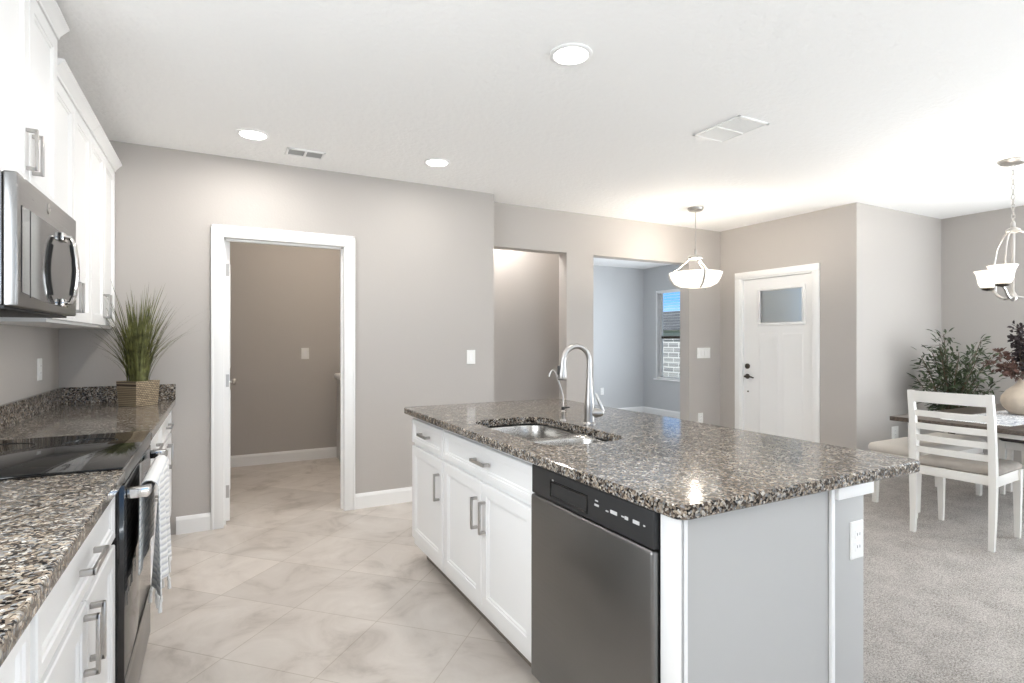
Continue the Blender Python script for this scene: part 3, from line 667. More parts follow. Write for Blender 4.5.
# end panel, half wall
ep = thing('island_end_panel', 'white painted end panel closing the near end of the island', 'panel', (1.31, 1.03, 0))
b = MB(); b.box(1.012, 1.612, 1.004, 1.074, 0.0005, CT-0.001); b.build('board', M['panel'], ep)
b = MB(); b.box(1.596, 1.614, 0.992, 1.0035, 0.0005, CT-0.002, 0.004); b.build('edge_moulding', M['cabinet'], ep)
b = MB(); b.box(1.006, 1.0118, 0.998, 1.076, 0.0005, CT-0.002, 0.002); b.box(1.006, 1.024, 0.998, 1.0038, 0.0005, CT-0.002, 0.002); b.build('corner_stile', M['cabinet'], ep)
hw = thing('island_half_wall', 'painted half wall backing the island cabinets, white outlet on its end', 'half wall', (1.695, 2.1, 0))
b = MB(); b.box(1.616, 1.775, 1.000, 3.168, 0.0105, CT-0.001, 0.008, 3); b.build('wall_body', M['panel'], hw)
b = MB(); b.box(1.614, 1.795, 0.982, 0.9995, 0.838, CT-0.0015, 0.003); b.box(1.7755, 1.795, 0.9995, 3.17, 0.838, CT-0.0015, 0.003); b.build('ledger_trim', M['cabinet'], hw)
b = MB(); b.box(1.7755, 1.789, 1.0, 3.168, 0.0005, 0.115, 0.002); b.build('skirting', M['cabinet'], hw)

def rrect(x0, x1, y0, y1, r, n=6):
    pts = []
    for cx, cy, a in ((x1-r, y1-r, 0), (x0+r, y1-r, PI/2), (x0+r, y0+r, PI), (x1-r, y0+r, 1.5*PI)):
        for k in range(n+1):
            t = a+PI/2*k/n; pts.append((cx+r*math.cos(t), cy+r*math.sin(t)))
    return pts
# island countertop with the sink cut-out
HX0, HX1, HY0, HY1 = 1.088, 1.480, 1.735, 2.495
def slab_hole(o, h, z0, z1, e=0.004):
    bm = bmesh.new()
    def ring(c, ins, z, grow=1):
        x0, x1, y0, y1, r = c
        return [bm.verts.new((x, y, z)) for x, y in rrect(x0+ins*grow, x1-ins*grow, y0+ins*grow, y1-ins*grow, r-ins*grow)]
    O = [ring(o, e, z0), ring(o, 0, z0+e), ring(o, 0, z1-e), ring(o, e, z1)]
    H = [ring(h, e*0.5, z0, -1), ring(h, 0, z0+e*0.5), ring(h, 0, z1-e*0.5), ring(h, e*0.5, z1, -1)]
    for R in (O, H):
        for a, c in zip(R[:-1], R[1:]):
            n = len(a)
            for i in range(n): bm.faces.new((a[i], a[(i+1) % n], c[(i+1) % n], c[i]))
    bm.verts.index_update(); bm.edges.ensure_lookup_table()
    for a, c in ((O[-1], H[-1]), (O[0], H[0])):
        ed = []
        for lp in (a, c):
            n = len(lp)
            for i in range(n): ed.append(bm.edges.get((lp[i], lp[(i+1) % n])))
        bmesh.ops.triangle_fill(bm, use_beauty=True, use_dissolve=False, edges=ed)
    return bm
b = MB(); b.bm.free(); b.bm = slab_hole((0.970, 2.058, 0.968, 3.205, 0.035), (HX0, HX1, HY0, HY1, 0.11), CT, 0.914)
t = b.build('countertop', M['granite'], smooth=30); tag(t, 'speckled granite island countertop with an undermount sink cut-out', 'countertop')
# double sink
sk = thing('double_sink', 'stainless double bowl sink set under the island counter', 'sink', (1.284, 2.115, 0.67))
def bowl(y0, y1, name):
    b = MB(); x0, x1 = HX0-0.012, HX1+0.012
    def R(ins, z, r): return [Vector((x, y, z)) for x, y in rrect(x0+ins, x1-ins, y0+ins, y1-ins, r)]
    b.loft([R(0, 0.8765, 0.115), R(0.004, 0.866, 0.112), R(0.010, 0.80, 0.10), R(0.018, 0.715, 0.09), R(0.040, 0.692, 0.07), R(0.09, 0.684, 0.04)], cap0=False)
    o = b.build(name, M['sinksteel'], sk, smooth=60)
    md = o.modifiers.new('thickness', 'SOLIDIFY'); md.thickness = 0.0015; md.offset = 1
    cx, cy = (x0+x1)/2, (y0+y1)/2
    b = MB(); b.lathe([(0.045, 0.6845), (0.044, 0.688), (0.036, 0.688), (0.032, 0.6855), (0.002, 0.6855)], (cx, cy, 0), 28); b.build('drain', M['chrome'], o)
YD = 2.085
bowl(HY0-0.012, YD-0.012, 'bowl'); bowl(YD+0.012, HY1+0.012, 'bowl')
b = MB(); ed = []
for c in ((HX0-0.04, HX1+0.04, HY0-0.04, HY1+0.04, 0.05), (HX0-0.012, HX1+0.012, HY0-0.012, YD-0.012, 0.115), (HX0-0.012, HX1+0.012, YD+0.012, HY1+0.012, 0.115)):
    lp = [b.bm.verts.new((x, y, 0.8766)) for x, y in rrect(*c)]
    ed += [b.bm.edges.new((lp[i], lp[(i+1) % len(lp)])) for i in range(len(lp))]
bmesh.ops.triangle_fill(b.bm, use_beauty=True, use_dissolve=False, edges=ed)
o = b.build('rim', M['sinksteel'], sk); md = o.modifiers.new('thickness', 'SOLIDIFY'); md.thickness = 0.0012; md.offset = 0
# faucet
fc = thing('faucet', 'tall gooseneck pull-down faucet in brushed metal on the island', 'faucet', (1.545, 2.135, 0.9142))
fx_, fy_ = 1.548, 2.130
b = MB(); b.lathe([(0.030, 0.9142), (0.030, 0.920), (0.024, 0.926), (0.023, 0.98), (0.0245, 1.00), (0.022, 1.03), (0.017, 1.08), (0.0145, 1.13), (0.0145, 1.135)], (fx_, fy_, 0), 24); b.build('body', M['nickel'], fc)
pts = [(fx_, fy_, 1.13), (fx_, fy_, 1.20)]
ra = 0.069
for k in range(0, 15):
    a = PI*0.96*k/14; pts.append((fx_-ra+ra*math.cos(a), fy_+0.012*k/14, 1.215+ra*math.sin(a)))
lx, ly, lz = pts[-1]
b = MB(); b.tube(pts, 0.0125, 14); b.build('gooseneck', M['nickel'], fc)
b = MB(); b.tube([(lx, ly, lz+0.004), (lx-0.003, ly, lz-0.02), (lx-0.006, ly, lz-0.06), (lx-0.008, ly, lz-0.088), (lx-0.009, ly, lz-0.094)], [0.0140, 0.0150, 0.0195, 0.0225, 0.020], 16); sh = b.build('spray_head', M['nickel'], fc)
b = MB(); b.box(lx-0.030, lx-0.021, ly-0.006, ly+0.006, lz-0.072, lz-0.030, 0.003); b.build('spray_button', M['dark'], sh)
b = MB(); b.tube([(lx-0.009, ly, lz-0.0935), (lx-0.0092, ly, lz-0.0965)], 0.0185, 16); b.build('nozzle', M['dark'], sh)
R_ = Vector((0.8826, -0.4699, 0)) ; c0 = Vector((fx_, fy_, 0.968))
b = MB(); b.tube([c0, c0+R_*0.02, c0+R_*0.042, c0+R_*0.058, c0+R_*0.066], [0.020, 0.0215, 0.021, 0.017, 0.010], 16); lv = b.build('lever_hub', M['nickel'], fc)
b = MB(); p0 = c0+R_*0.060
b.tube([p0+Vector((0, 0, -0.010)), p0+R_*0.004+Vector((0, 0, 0.012)), p0-R_*0.012+Vector((0, 0, 0.05)), p0-R_*0.026+Vector((0, 0, 0.082)), p0-R_*0.030+Vector((0, 0, 0.092))], [0.009, 0.010, 0.009, 0.007, 0.004], 12, 0.6); b.build('lever', M['nickel'], lv)
# slender filtered-water tap
ft = thing('filter_tap', 'slender bent metal tap with a dark lever beside the tall faucet', 'tap', (1.503, 2.285, 0.9142))
c0 = Vector((1.503, 2.285, 0.9142))
b = MB(); b.lathe([(0.015, 0), (0.015, 0.004), (0.009, 0.008), (0.009, 0.040), (0.011, 0.044), (0.008, 0.050), (0.004, 0.055)], c0, 18); b.build('base', M['nickel'], ft)
b = MB(); p = lambda l, z: c0+R_*l+Vector((0, 0, z))
b.tube([p(0, 0.05), p(-0.001, 0.12), p(-0.008, 0.15), p(-0.030, 0.215), p(-0.038, 0.240), p(-0.046, 0.250), p(-0.056, 0.247), p(-0.064, 0.232), p(-0.068, 0.218)], [0.0042]*6+[0.0048, 0.0055, 0.006], 10); b.build('spout', M['nickel'], ft)
b = MB(); b.tube([p(-0.004, 0.062), p(0.012, 0.064), p(0.032, 0.066)], [0.005, 0.004, 0.0035], 8); b.lathe([(0.008, 0.054), (0.009, 0.058), (0.009, 0.066), (0.006, 0.070)], c0, 14); b.build('lever', M['black'], ft)

# ------------------------------------------------------------------ wall plates
def plate(name, label, cat, c, face, w, h, kind, gangs=1, group='wall switches and outlets'):
    """face: '-y', '-x', '+x': the way it looks"""
    c = Vector(c)
    U, N = {'-y': (Vector((1, 0, 0)), Vector((0, -1, 0))), '-x': (Vector((0, 1, 0)), Vector((-1, 0, 0))), '+x': (Vector((0, 1, 0)), Vector((1, 0, 0)))}[face]
    V = Vector((0, 0, 1)); t = thing(name, label, cat, c, 0, group)
    b = MB(); O = c-U*w/2-V*h/2+N*0.0005
    b.front(O, U, V, N, w, h, [(0, 0), (0, 0.003), (0.003, 0.006), (0.008, 0.006)]); pl = b.build('plate', M['white_plastic'], t)
    for g in range(gangs):
        gc = c+U*((g-(gangs-1)/2)*0.046)
        if kind == 'switch':
            b = MB(); b.front(gc-U*0.0165-V*0.033+N*0.0062, U, V, N, 0.033, 0.066, [(0, 0), (0.001, 0.0035), (0.003, 0.0045), (0.006, 0.0035)]); b.build('rocker', M['trim'], t)
        else:
            for dz in (0.019, -0.019):
                b = MB(); b.front(gc-U*0.0165-V*0.014+V*dz+N*0.0062, U, V, N, 0.033, 0.028, [(0, 0), (0.001, 0.002), (0.003, 0.0025)]); rc = b.build('receptacle', M['trim'], t)
                for s in (-0.006, 0.006):
                    b = MB(); b.front(gc+U*(s-0.001)-V*0.004+V*dz+N*0.0088, U, V, N, 0.002, 0.008, [(0, 0), (0, 0.0003)]); b.build('slot', M['dark'], rc)
    return t
plate('light_switch', 'single light switch on the back wall to the right of the laundry doorway', 'switch', (1.922, BW, 1.168), '-y', 0.078, 0.122, 'switch')
plate('light_switch', 'single light switch on the laundry wall seen through the open doorway', 'switch', (0.842, 6.4, 1.168), '-y', 0.078, 0.122, 'switch')
plate('light_switch', 'four-gang light switch on the wall left of the front door', 'switch', (4.985, W2, 1.165), '-y', 0.21, 0.122, 'switch', 4)
plate('wall_outlet', 'outlet low on the wall under the four-gang switch', 'outlet', (4.935, W2, 0.41), '-y', 0.076, 0.122, 'outlet')
plate('wall_outlet', 'outlet low on the grey den wall', 'outlet', (5.866, 7.70, 0.43), '-y', 0.076, 0.122, 'outlet')
plate('wall_outlet', 'outlet on the dining wall beside the table edge', 'outlet', (5.90, DY, 0.40), '-y', 0.115, 0.125, 'outlet')
plate('wall_outlet', 'outlet on the left kitchen wall under the wall cabinets', 'outlet', (LX, 3.93, 1.15), '+x', 0.076, 0.122, 'outlet')
plate('wall_outlet', 'outlet on the near end of the island half wall', 'outlet', (1.728, 0.9995, 0.700), '-y', 0.064, 0.115, 'outlet')

# ------------------------------------------------------------------ ceiling fittings
for lx_, ly_, lab in ((1.403, 2.069, 'round recessed ceiling light above the island, nearest of the three'), (0.193, 3.804, 'round recessed ceiling light left of the small ceiling vent'), (1.397, 3.776, 'round recessed ceiling light right of the small vent, by the back wall')):
    t = thing('recessed_light', lab, 'ceiling light', (lx_, ly_, CH-0.012), 0, 'recessed kitchen lights')
    b = MB(); b.lathe([(0.096, CH-0.0005), (0.096, CH-0.006), (0.090, CH-0.010), (0.078, CH-0.010), (0.074, CH-0.004), (0.074, CH-0.0005)], (lx_, ly_, 0), 36, cap=False); b.build('trim_ring', M['trim'], t)
    b = MB(); b.lathe([(0.0735, CH-0.0008), (0.0735, CH-0.004), (0.06, CH-0.007), (0.03, CH-0.009), (0.002, CH-0.0095)], (lx_, ly_, 0), 36); b.build('lens', M['lens'], t)
    area('ceiling_disk_lamp', (0, 0, -0.003), (0, 0, 0), 0.13, 0.13, 5.5 if lx_ < 1 else 2.6, WARM, 'DISK', PI, t)
for lx_, ly_ in ((0.19, 2.07),):      # one added lamp over the aisle, no fitting, out of view
    area('ceiling_disk_lamp', (lx_, ly_, CH-0.012), (0, 0, 0), 0.13, 0.13, 2.6, WARM, 'DISK', PI)
def vent(label, x0, x1, y0, y1, ncol, along_x, fin, name='ceiling_vent'):
    t = thing(name, label, 'vent', ((x0+x1)/2, (y0+y1)/2, CH-0.012), 0)
    b = MB(); f = 0.018; z0, z1 = CH-0.010, CH-0.0005
    b.box(x0, x1, y0, y0+f, z0, z1, 0.003); b.box(x0, x1, y1-f, y1, z0, z1, 0.003); b.box(x0, x0+f, y0, y1, z0, z1, 0.003); b.box(x1-f, x1, y0, y1, z0, z1, 0.003)
    if along_x: b.box((x0+x1)/2-0.008, (x0+x1)/2+0.008, y0+f, y1-f, z0, z1, 0.002)
    else: b.box(x0+f, x1-f, (y0+y1)/2-0.006, (y0+y1)/2+0.006, z0, z1, 0.002)
    b.build('frame', M['trim'], t)
    b = MB(); b.box(x0+f-0.001, x1-f+0.001, y0+f-0.001, y1-f+0.001, CH-0.002, CH-0.0006); b.build('duct', M['ventgrey'] if fin == 'ventgrey' else M['trim'], t)
    b = MB(); n = int(((y1-y0) if along_x else (x1-x0))/0.014)
    for k in range(1, n):
        if along_x:
            yv = y0+f+(y1-y0-2*f)*k/n; b.box(x0+f, x1-f, yv-0.002, yv+0.002, CH-0.008, CH-0.002)
        else:
            xv = x0+f+(x1-x0-2*f)*k/n; b.box(xv-0.0025, xv+0.0025, y0+f, y1-f, CH-0.008, CH-0.002)
    b.build('louvres', M['ventgrey'] if fin == 'ventgrey' else M['trim'], t)
vent('small ceiling vent with grey louvres in front of the back wall', 0.405, 0.655, 3.945, 4.095, 2, True, 'ventgrey')
vent('large white square ceiling vent over the island seating side', 2.625, 2.885, 2.17, 2.52, 2, False, 'white')

# pendant by the entry
pc = Vector((4.10, 3.90, 0))
pd = thing('pendant_light', 'bowl pendant light with white glass in front of the entry', 'pendant light', (4.10, 3.90, 1.81))
b = MB(); b.lathe([(0.075, CH-0.0005), (0.075, CH-0.012), (0.062, CH-0.028), (0.015, CH-0.034)], pc, 28); b.build('canopy', M['nickel'], pd)
b = MB(); b.tube([pc+Vector((0, 0, CH-0.03)), pc+Vector((0, 0, 2.14))], 0.005, 10); b.lathe([(0.012, 2.20), (0.016, 2.19), (0.016, 2.16), (0.012, 2.15)], pc, 16); b.build('stem', M['nickel'], pd)
b = MB(); b.lathe([(0.010, 2.14), (0.055, 2.135), (0.070, 2.120), (0.070, 2.105), (0.045, 2.098), (0.010, 2.095)], pc, 28); b.build('hub', M['nickel'], pd)
for k in range(3):
    a = math.radians(-118+120*k); d = Vector((math.cos(a), math.sin(a), 0))
    b = MB(); b.tube([pc+d*0.050+Vector((0, 0, 2.11)), pc+d*0.09+Vector((0, 0, 2.075)), pc+d*0.165+Vector((0, 0, 2.015)), pc+d*0.236+Vector((0, 0, 1.978)), pc+d*0.263+Vector((0, 0, 1.958)), pc+d*0.256+Vector((0, 0, 1.925)), pc+d*0.212+Vector((0, 0, 1.852)), pc+d*0.14+Vector((0, 0, 1.815))], 0.0055, 8, 1.4); b.build('arm', M['nickel'], pd)
b = MB()
b.lathe([(0.002, 1.820), (0.08, 1.822), (0.145, 1.832), (0.20, 1.862), (0.232, 1.915), (0.250, 1.968), (0.244, 1.970), (0.226, 1.917), (0.194, 1.868), (0.14, 1.842), (0.08, 1.832), (0.002, 1.830)], pc, 40, cap=False)
b.build('glass_bowl', M['shade_hot'], pd, smooth=60)
point('pendant_lamp', (0, 0, 0.19), 12, 0.06, (1.0, 0.90, 0.78), pd)

# chandelier over the table
cc = Vector((5.02, 1.80, 0))
ch = thing('chandelier', 'three-arm chandelier with white glass shades over the dining table', 'chandelier', (5.02, 1.80, 1.60))
b = MB(); b.lathe([(0.085, CH-0.0005), (0.085, CH-0.010), (0.070, CH-0.026), (0.012, CH-0.032)], cc, 28); b.build('canopy', M['nickel'], ch)
b = MB(); z = CH-0.035; k = 0
while z > 2.16:
    n = 12; ax = Vector((1, 0, 0)) if k % 2 else Vector((0, 1, 0))
    lp = [cc+ax*0.010*math.cos(2*PI*i/n)+Vector((0, 0, z-0.018+0.021*math.sin(2*PI*i/n))) for i in range(n+1)]
    b.tube(lp, 0.0028, 6); z -= 0.035; k += 1
b.build('chain', M['nickel'], ch)
b = MB(); b.lathe([(0.006, 2.165), (0.014, 2.15), (0.014, 2.12), (0.040, 2.105), (0.042, 2.09), (0.012, 2.075), (0.008, 1.66), (0.018, 1.645), (0.026, 1.62), (0.016, 1.60), (0.004, 1.59)], cc, 20); b.build('column', M['nickel'], ch)
Fd = Vector((0.4699, 0.8826, 0))
for ang in (91, 212, 332):
    a = math.radians(ang); d = R_*math.cos(a)+Fd*math.sin(a); cup = cc+d*0.205
    b = MB()
    b.tube([cc+d*0.015+Vector((0, 0, 1.622)), cc+d*0.07+Vector((0, 0, 1.612)), cc+d*0.12+Vector((0, 0, 1.635)), cc+d*0.155+Vector((0, 0, 1.672)), cc+d*0.185+Vector((0, 0, 1.682)), cup+Vector((0, 0, 1.690))], [0.009, 0.010, 0.010, 0.009, 0.008, 0.008], 10)
    am = b.build('arm', M['nickel'], ch)
    b = MB(); b.tube([cc+d*0.03+Vector((0, 0, 2.10)), cc+d*0.075+Vector((0, 0, 2.07)), cc+d*0.13+Vector((0, 0, 1.98)), cc+d*0.15+Vector((0, 0, 1.88)), cc+d*0.135+Vector((0, 0, 1.76)), cc+d*0.145+Vector((0, 0, 1.655))], 0.0055, 8); b.build('upper_rod', M['nickel'], am)
    b = MB(); b.lathe([(0.006, 1.682), (0.034, 1.690), (0.040, 1.698), (0.038, 1.704), (0.012, 1.706)], cup, 20); b.build('cup', M['bronze'], am)
    b = MB(); b.lathe([(0.030, 1.705), (0.048, 1.712), (0.060, 1.74), (0.065, 1.775), (0.072, 1.805), (0.086, 1.832), (0.082, 1.833), (0.068, 1.806), (0.061, 1.775), (0.056, 1.742), (0.046, 1.718), (0.030, 1.710)], cup, 32, cap=False); b.build('shade', M['shade_hot'], am, smooth=60)
    l = point('chandelier_lamp', (cup.x-5.02, cup.y-1.80, 1.79-1.60), 4.0, 0.03, (1.0, 0.92, 0.82), ch)

# ------------------------------------------------------------------ grass plant on the counter
gp = thing('potted_grass', 'tall ornamental grass in a square woven planter on the far counter', 'plant', (-0.43, 4.055, 0.9143))
b = MB(); h = 0.150
def sq(s, z): 
    return [Vector((-0.43, 4.055, z))+Vector((math.cos(a), math.sin(a), 0))*s*0.7071 for a in (-PI/2+PI/4*0+k*PI/2 for k in range(4))]
b.loft([sq(0.142, 0.9143), sq(0.158, 0.9143+h), sq(0.146, 0.9143+h), sq(0.140, 0.9143+h-0.02)]); b.build('planter', M['wicker'], gp, smooth=0)
b = MB(); rnd = random.Random(3)
for i in range(330):
    a = rnd.uniform(0, 2*PI); r0 = rnd.uniform(0, 0.055); base = Vector((-0.43+r0*math.cos(a), 4.055+r0*math.sin(a), 0.9143+h-0.022))
    a2 = a+rnd.uniform(-0.6, 0.6); q = rnd.random()
    L_ = rnd.uniform(0.26, 0.55) if q < 0.85 else rnd.uniform(0.50, 0.66)
    lean = rnd.uniform(0.02, 0.36) if rnd.random() < 0.86 else rnd.uniform(0.36, 0.7)
    d = Vector((math.cos(a2), math.sin(a2), 0)); side = Vector((-d.y, d.x, 0)); w = rnd.uniform(0.0028, 0.0056)
    if base.x+d.x*lean*L_ < -0.80 or base.y+d.y*lean*L_ > 4.31: lean *= 0.35
    pts = []; n = 7; droop = rnd.uniform(0, 0.5)*lean
    for k in range(n):
        s = k/(n-1); p = base+d*(lean*L_*s**1.6)+Vector((0, 0, L_*(s-droop*s**3)*math.sqrt(max(0.2, 1-lean*lean*0.6))))
        if p.y > 4.335: p.y = 4.335
        pts.append(p)
    prev = None
    for k, p in enumerate(pts):
        ww = w*(1-(k/(n-1))**2.2)+0.0003
        cur = (b.bm.verts.new(p-side*ww), b.bm.verts.new(p+d*ww*0.5), b.bm.verts.new(p+side*ww))
        if prev:
            b.bm.faces.new((prev[0], prev[1], cur[1], cur[0])); b.bm.faces.new((prev[1], prev[2], cur[2], cur[1]))
        prev = cur
b.build('grass', M['grass'], gp, smooth=60)
b = MB(); b.loft([sq(0.143, 0.9143+h-0.024), sq(0.143, 0.9143+h-0.018)]); b.build('soil', M['soil'], gp, smooth=0)

# ------------------------------------------------------------------ washer seen through the doorway
ws_ = thing('washing_machine', 'grey washing machine just showing behind the right laundry jamb', 'washing machine', (1.45, 5.86, 0))
b = MB(); b.box(1.135, 1.82, 5.52, 6.20, 0.03, 0.90, 0.02, 3); b.build('cabinet_shell', M['grey_appliance'], ws_)
b = MB(); b.box(1.110, 1.82, 5.51, 6.21, 0.9005, 0.955, 0.02, 4); b.build('lid', M['trim'], ws_)
for x in (1.19, 1.74):
    for y in (5.58, 6.14):
        b = MB(); b.lathe([(0.025, 0.0005), (0.025, 0.03)], (x, y, 0), 14); b.build('foot', M['black'], ws_)
b = MB(); b.tube([(1.125, 5.53, 0.16), (1.112, 5.525, 0.06), (1.125, 5.52, 0.02), (1.17, 5.50, 0.012)], 0.010, 8); b.build('hose', M['black'], ws_)

# ------------------------------------------------------------------ dining set
FZ0 = 0.0102
tb = thing('dining_table', 'dark-topped dining table with white apron and legs', 'table', (5.25, 1.83, FZ0))
b = MB(); b.box(4.40, 6.12, 1.36, 2.30, 0.717, 0.750, 0.004, 2); b.build('tabletop', M['wood'], tb)
b = MB()
for x0, x1, y0, y1 in ((4.50, 6.02, 1.475, 1.497), (4.50, 6.02, 2.163, 2.185), (4.49, 4.512, 1.48, 2.18), (6.008, 6.03, 1.48, 2.18)): b.box(x0, x1, y0, y1, 0.678, 0.7165, 0.002)
b.build('apron', M['chairwhite'], tb)
for x in (4.50, 6.02):
    for y in (1.485, 2.185):
        b = MB(); b.loft([[(x+sx*r, y+sy*r, z) for sx, sy in ((-1, -1), (1, -1), (1, 1), (-1, 1))] for r, z in ((0.018, FZ0), (0.026, 0.60), (0.028, 0.7164))]); b.build('leg', M['chairwhite'], tb, smooth=0)
# runner
rn = thing('table_runner', 'grey and white mottled runner with fringe along the dining table', 'table runner', (5.25, 1.83, 0.7505))
b = MB(); b.box(4.58, 5.92, 1.64, 2.04, 0.7505, 0.7530, 0.001); b.build('cloth', M['runner'], rn)
for x, s in ((4.58, -1), (5.92, 1)):
    b = MB()
    for k in range(40):
        y = 1.645+0.39*k/39; b.tube([(x, y, 0.7525), (x+s*0.02, y+random.uniform(-.003, .003), 0.7528), (x+s*0.05, y+random.uniform(-.005, .005), 0.7524)], 0.0017, 5)
    b.build('fringe', M['rope'], rn)

def make_chair(label, seatmat):
    t = thing('dining_chair', label, 'chair', (0, 0, 0), 0, 'dining chairs')
    hw = 0.212
    def bar(b, p0, p1, w0, w1, d0, d1):
        b.loft([[Vector(p0)+Vector((sx*d0, sy*w0, 0)) for sx, sy in ((-1, -1), (1, -1), (1, 1), (-1, 1))], [Vector(p1)+Vector((sx*d1, sy*w1, 0)) for sx, sy in ((-1, -1), (1, -1), (1, 1), (-1, 1))]])
    for s in (-1, 1):
        b = MB()
        secs = [(-0.240, 0.0, 0.014, 0.015), (-0.222, 0.22, 0.0175, 0.019), (-0.213, 0.44, 0.019, 0.022), (-0.222, 0.62, 0.0185, 0.021), (-0.243, 0.80, 0.018, 0.018), (-0.272, 0.965, 0.017, 0.014)]
        b.loft([[Vector((x+sx*d, s*hw+sy*w, z)) for sx, sy in ((-1, -1), (1, -1), (1, 1), (-1, 1))] for x, z, w, d in secs]); b.build('rear_post', M['chairwhite'], t, local=True, smooth=30)
        b = MB(); b.loft([[Vector((x+sx*w, s*(hw)+sy*w, z)) for sx, sy in ((-1, -1), (1, -1), (1, 1), (-1, 1))] for x, z, w in ((0.205, 0.0, 0.0135), (0.202, 0.36, 0.021), (0.202, 0.455, 0.022))]); b.build('front_leg', M['chairwhite'], t, local=True, smooth=30)
    b = MB()
    b.box(-0.215, -0.195, -hw+0.015, hw-0.015, 0.395, 0.452, 0.003); b.box(0.19, 0.212, -hw+0.018, hw-0.018, 0.385, 0.452, 0.003)
    for s in (-1, 1): b.box(-0.20, 0.20, s*hw-0.011, s*hw+0.011, 0.385, 0.452, 0.003)
    b.build('seat_frame', M['chairwhite'], t, local=True)
    b = MB(); rr = lambda ins, z: [Vector((x, y, z)) for x, y in rrect(-0.20+ins, 0.245-ins, -0.232+ins, 0.232-ins, 0.035-min(ins, 0.03)*0.5, 5)]
    b.loft([rr(0.012, 0.4525), rr(0.0, 0.462), rr(0.0, 0.478), rr(0.012, 0.494), rr(0.04, 0.504), rr(0.10, 0.509)]); b.build('seat_cushion', seatmat, t, local=True, smooth=60)
    def slat(z0, z1, name, bow, n=10, x_at=lambda z: -0.213-0.03*((z-0.5)/0.3 if z < 0.8 else 1+(z-0.8)/0.165), wy=hw-0.016):
        b = MB(); loops = []
        for k in range(n+1):
            y = -wy+2*wy*k/n; c = bow*(1-(2*k/n-1)**2)
            xa, xb = x_at(z0)-c, x_at(z1)-c
            loops.append([Vector((xa+0.009, y, z0)), Vector((xb+0.009, y, z1)), Vector((xb-0.009, y, z1)), Vector((xa-0.009, y, z0))])
        b.loft(loops); b.build(name, M['chairwhite'], t, local=True, smooth=30)
    for zc in (0.565, 0.645, 0.725, 0.812): slat(zc-0.020, zc+0.020, 'slat', 0.018)
    slat(0.888, 0.962, 'top_rail', 0.022, wy=hw+0.016)
    return t
c1 = make_chair('white ladder-back chair with taupe seat at the near end of the table', M['taupe'])
c1.location = (4.437, 1.842, FZ0); c1.rotation_euler = (0, 0, math.radians(4.0))
c2 = make_chair('dining chair with dark seat at the far end of the table, cut by the frame', M['darkseat'])
c2.location = (6.07, 1.96, FZ0); c2.rotation_euler = (0, 0, PI)

# bench
bn = thing('dining_bench', 'cream upholstered bench behind the dining table along its far side', 'bench', (5.08, 2.36, FZ0))
bx0, bx1, by0, by1 = 4.62, 5.70, 2.20, 2.60
b = MB(); b.box(bx0+0.03, bx1-0.03, by0+0.03, by1-0.03, 0.37, 0.425, 0.003); b.build('frame', M['chairwhite'], bn)
b = MB(); rr = lambda ins, z: [Vector((x, y, z)) for x, y in rrect(bx0+ins, bx1-ins, by0+ins, by1-ins, 0.06-min(ins, 0.04)*0.6, 6)]
b.loft([rr(0.015, 0.4255), rr(0.0, 0.438), rr(0.0, 0.462), rr(0.012, 0.482), rr(0.04, 0.493), rr(0.10, 0.497)]); b.build('cushion', M['cream'], bn, smooth=60)
for x in (bx0+0.055, bx1-0.055):
    for y in (by0+0.05, by1-0.05):
        b = MB(); b.loft([[Vector((x+sx*r, y+sy*r, z)) for sx, sy in ((-1, -1), (1, -1), (1, 1), (-1, 1))] for r, z in ((0.016, FZ0), (0.024, 0.369))]); b.build('leg', M['chairwhite'], bn, smooth=0)

# leaves helper
def leaf(b, p, d, up, L_, w):
    d = d.normalized(); s = d.cross(up)
    if s.length < 1e-3: s = d.cross(Vector((1, 0, 0)))
    s.normalize(); n = s.cross(d)
    pts = [(0, 0.0), (0.25, 0.75), (0.5, 1.0), (0.78, 0.7), (1, 0)]
    c = [b.bm.verts.new(p+d*L_*t-n*L_*0.18*t*t) for t, k in pts]
    l = [b.bm.verts.new(p+d*L_*t-n*L_*0.18*t*t+s*w*k+n*w*0.35) for t, k in pts[1:-1]]
    r = [b.bm.verts.new(p+d*L_*t-n*L_*0.18*t*t-s*w*k+n*w*0.35) for t, k in pts[1:-1]]
    for side in (l, r):
        b.bm.faces.new((c[0], c[1], side[0])); b.bm.faces.new((c[1], c[2], side[1], side[0])); b.bm.faces.new((c[2], c[3], side[2], side[1])); b.bm.faces.new((c[3], c[4], side[2]))
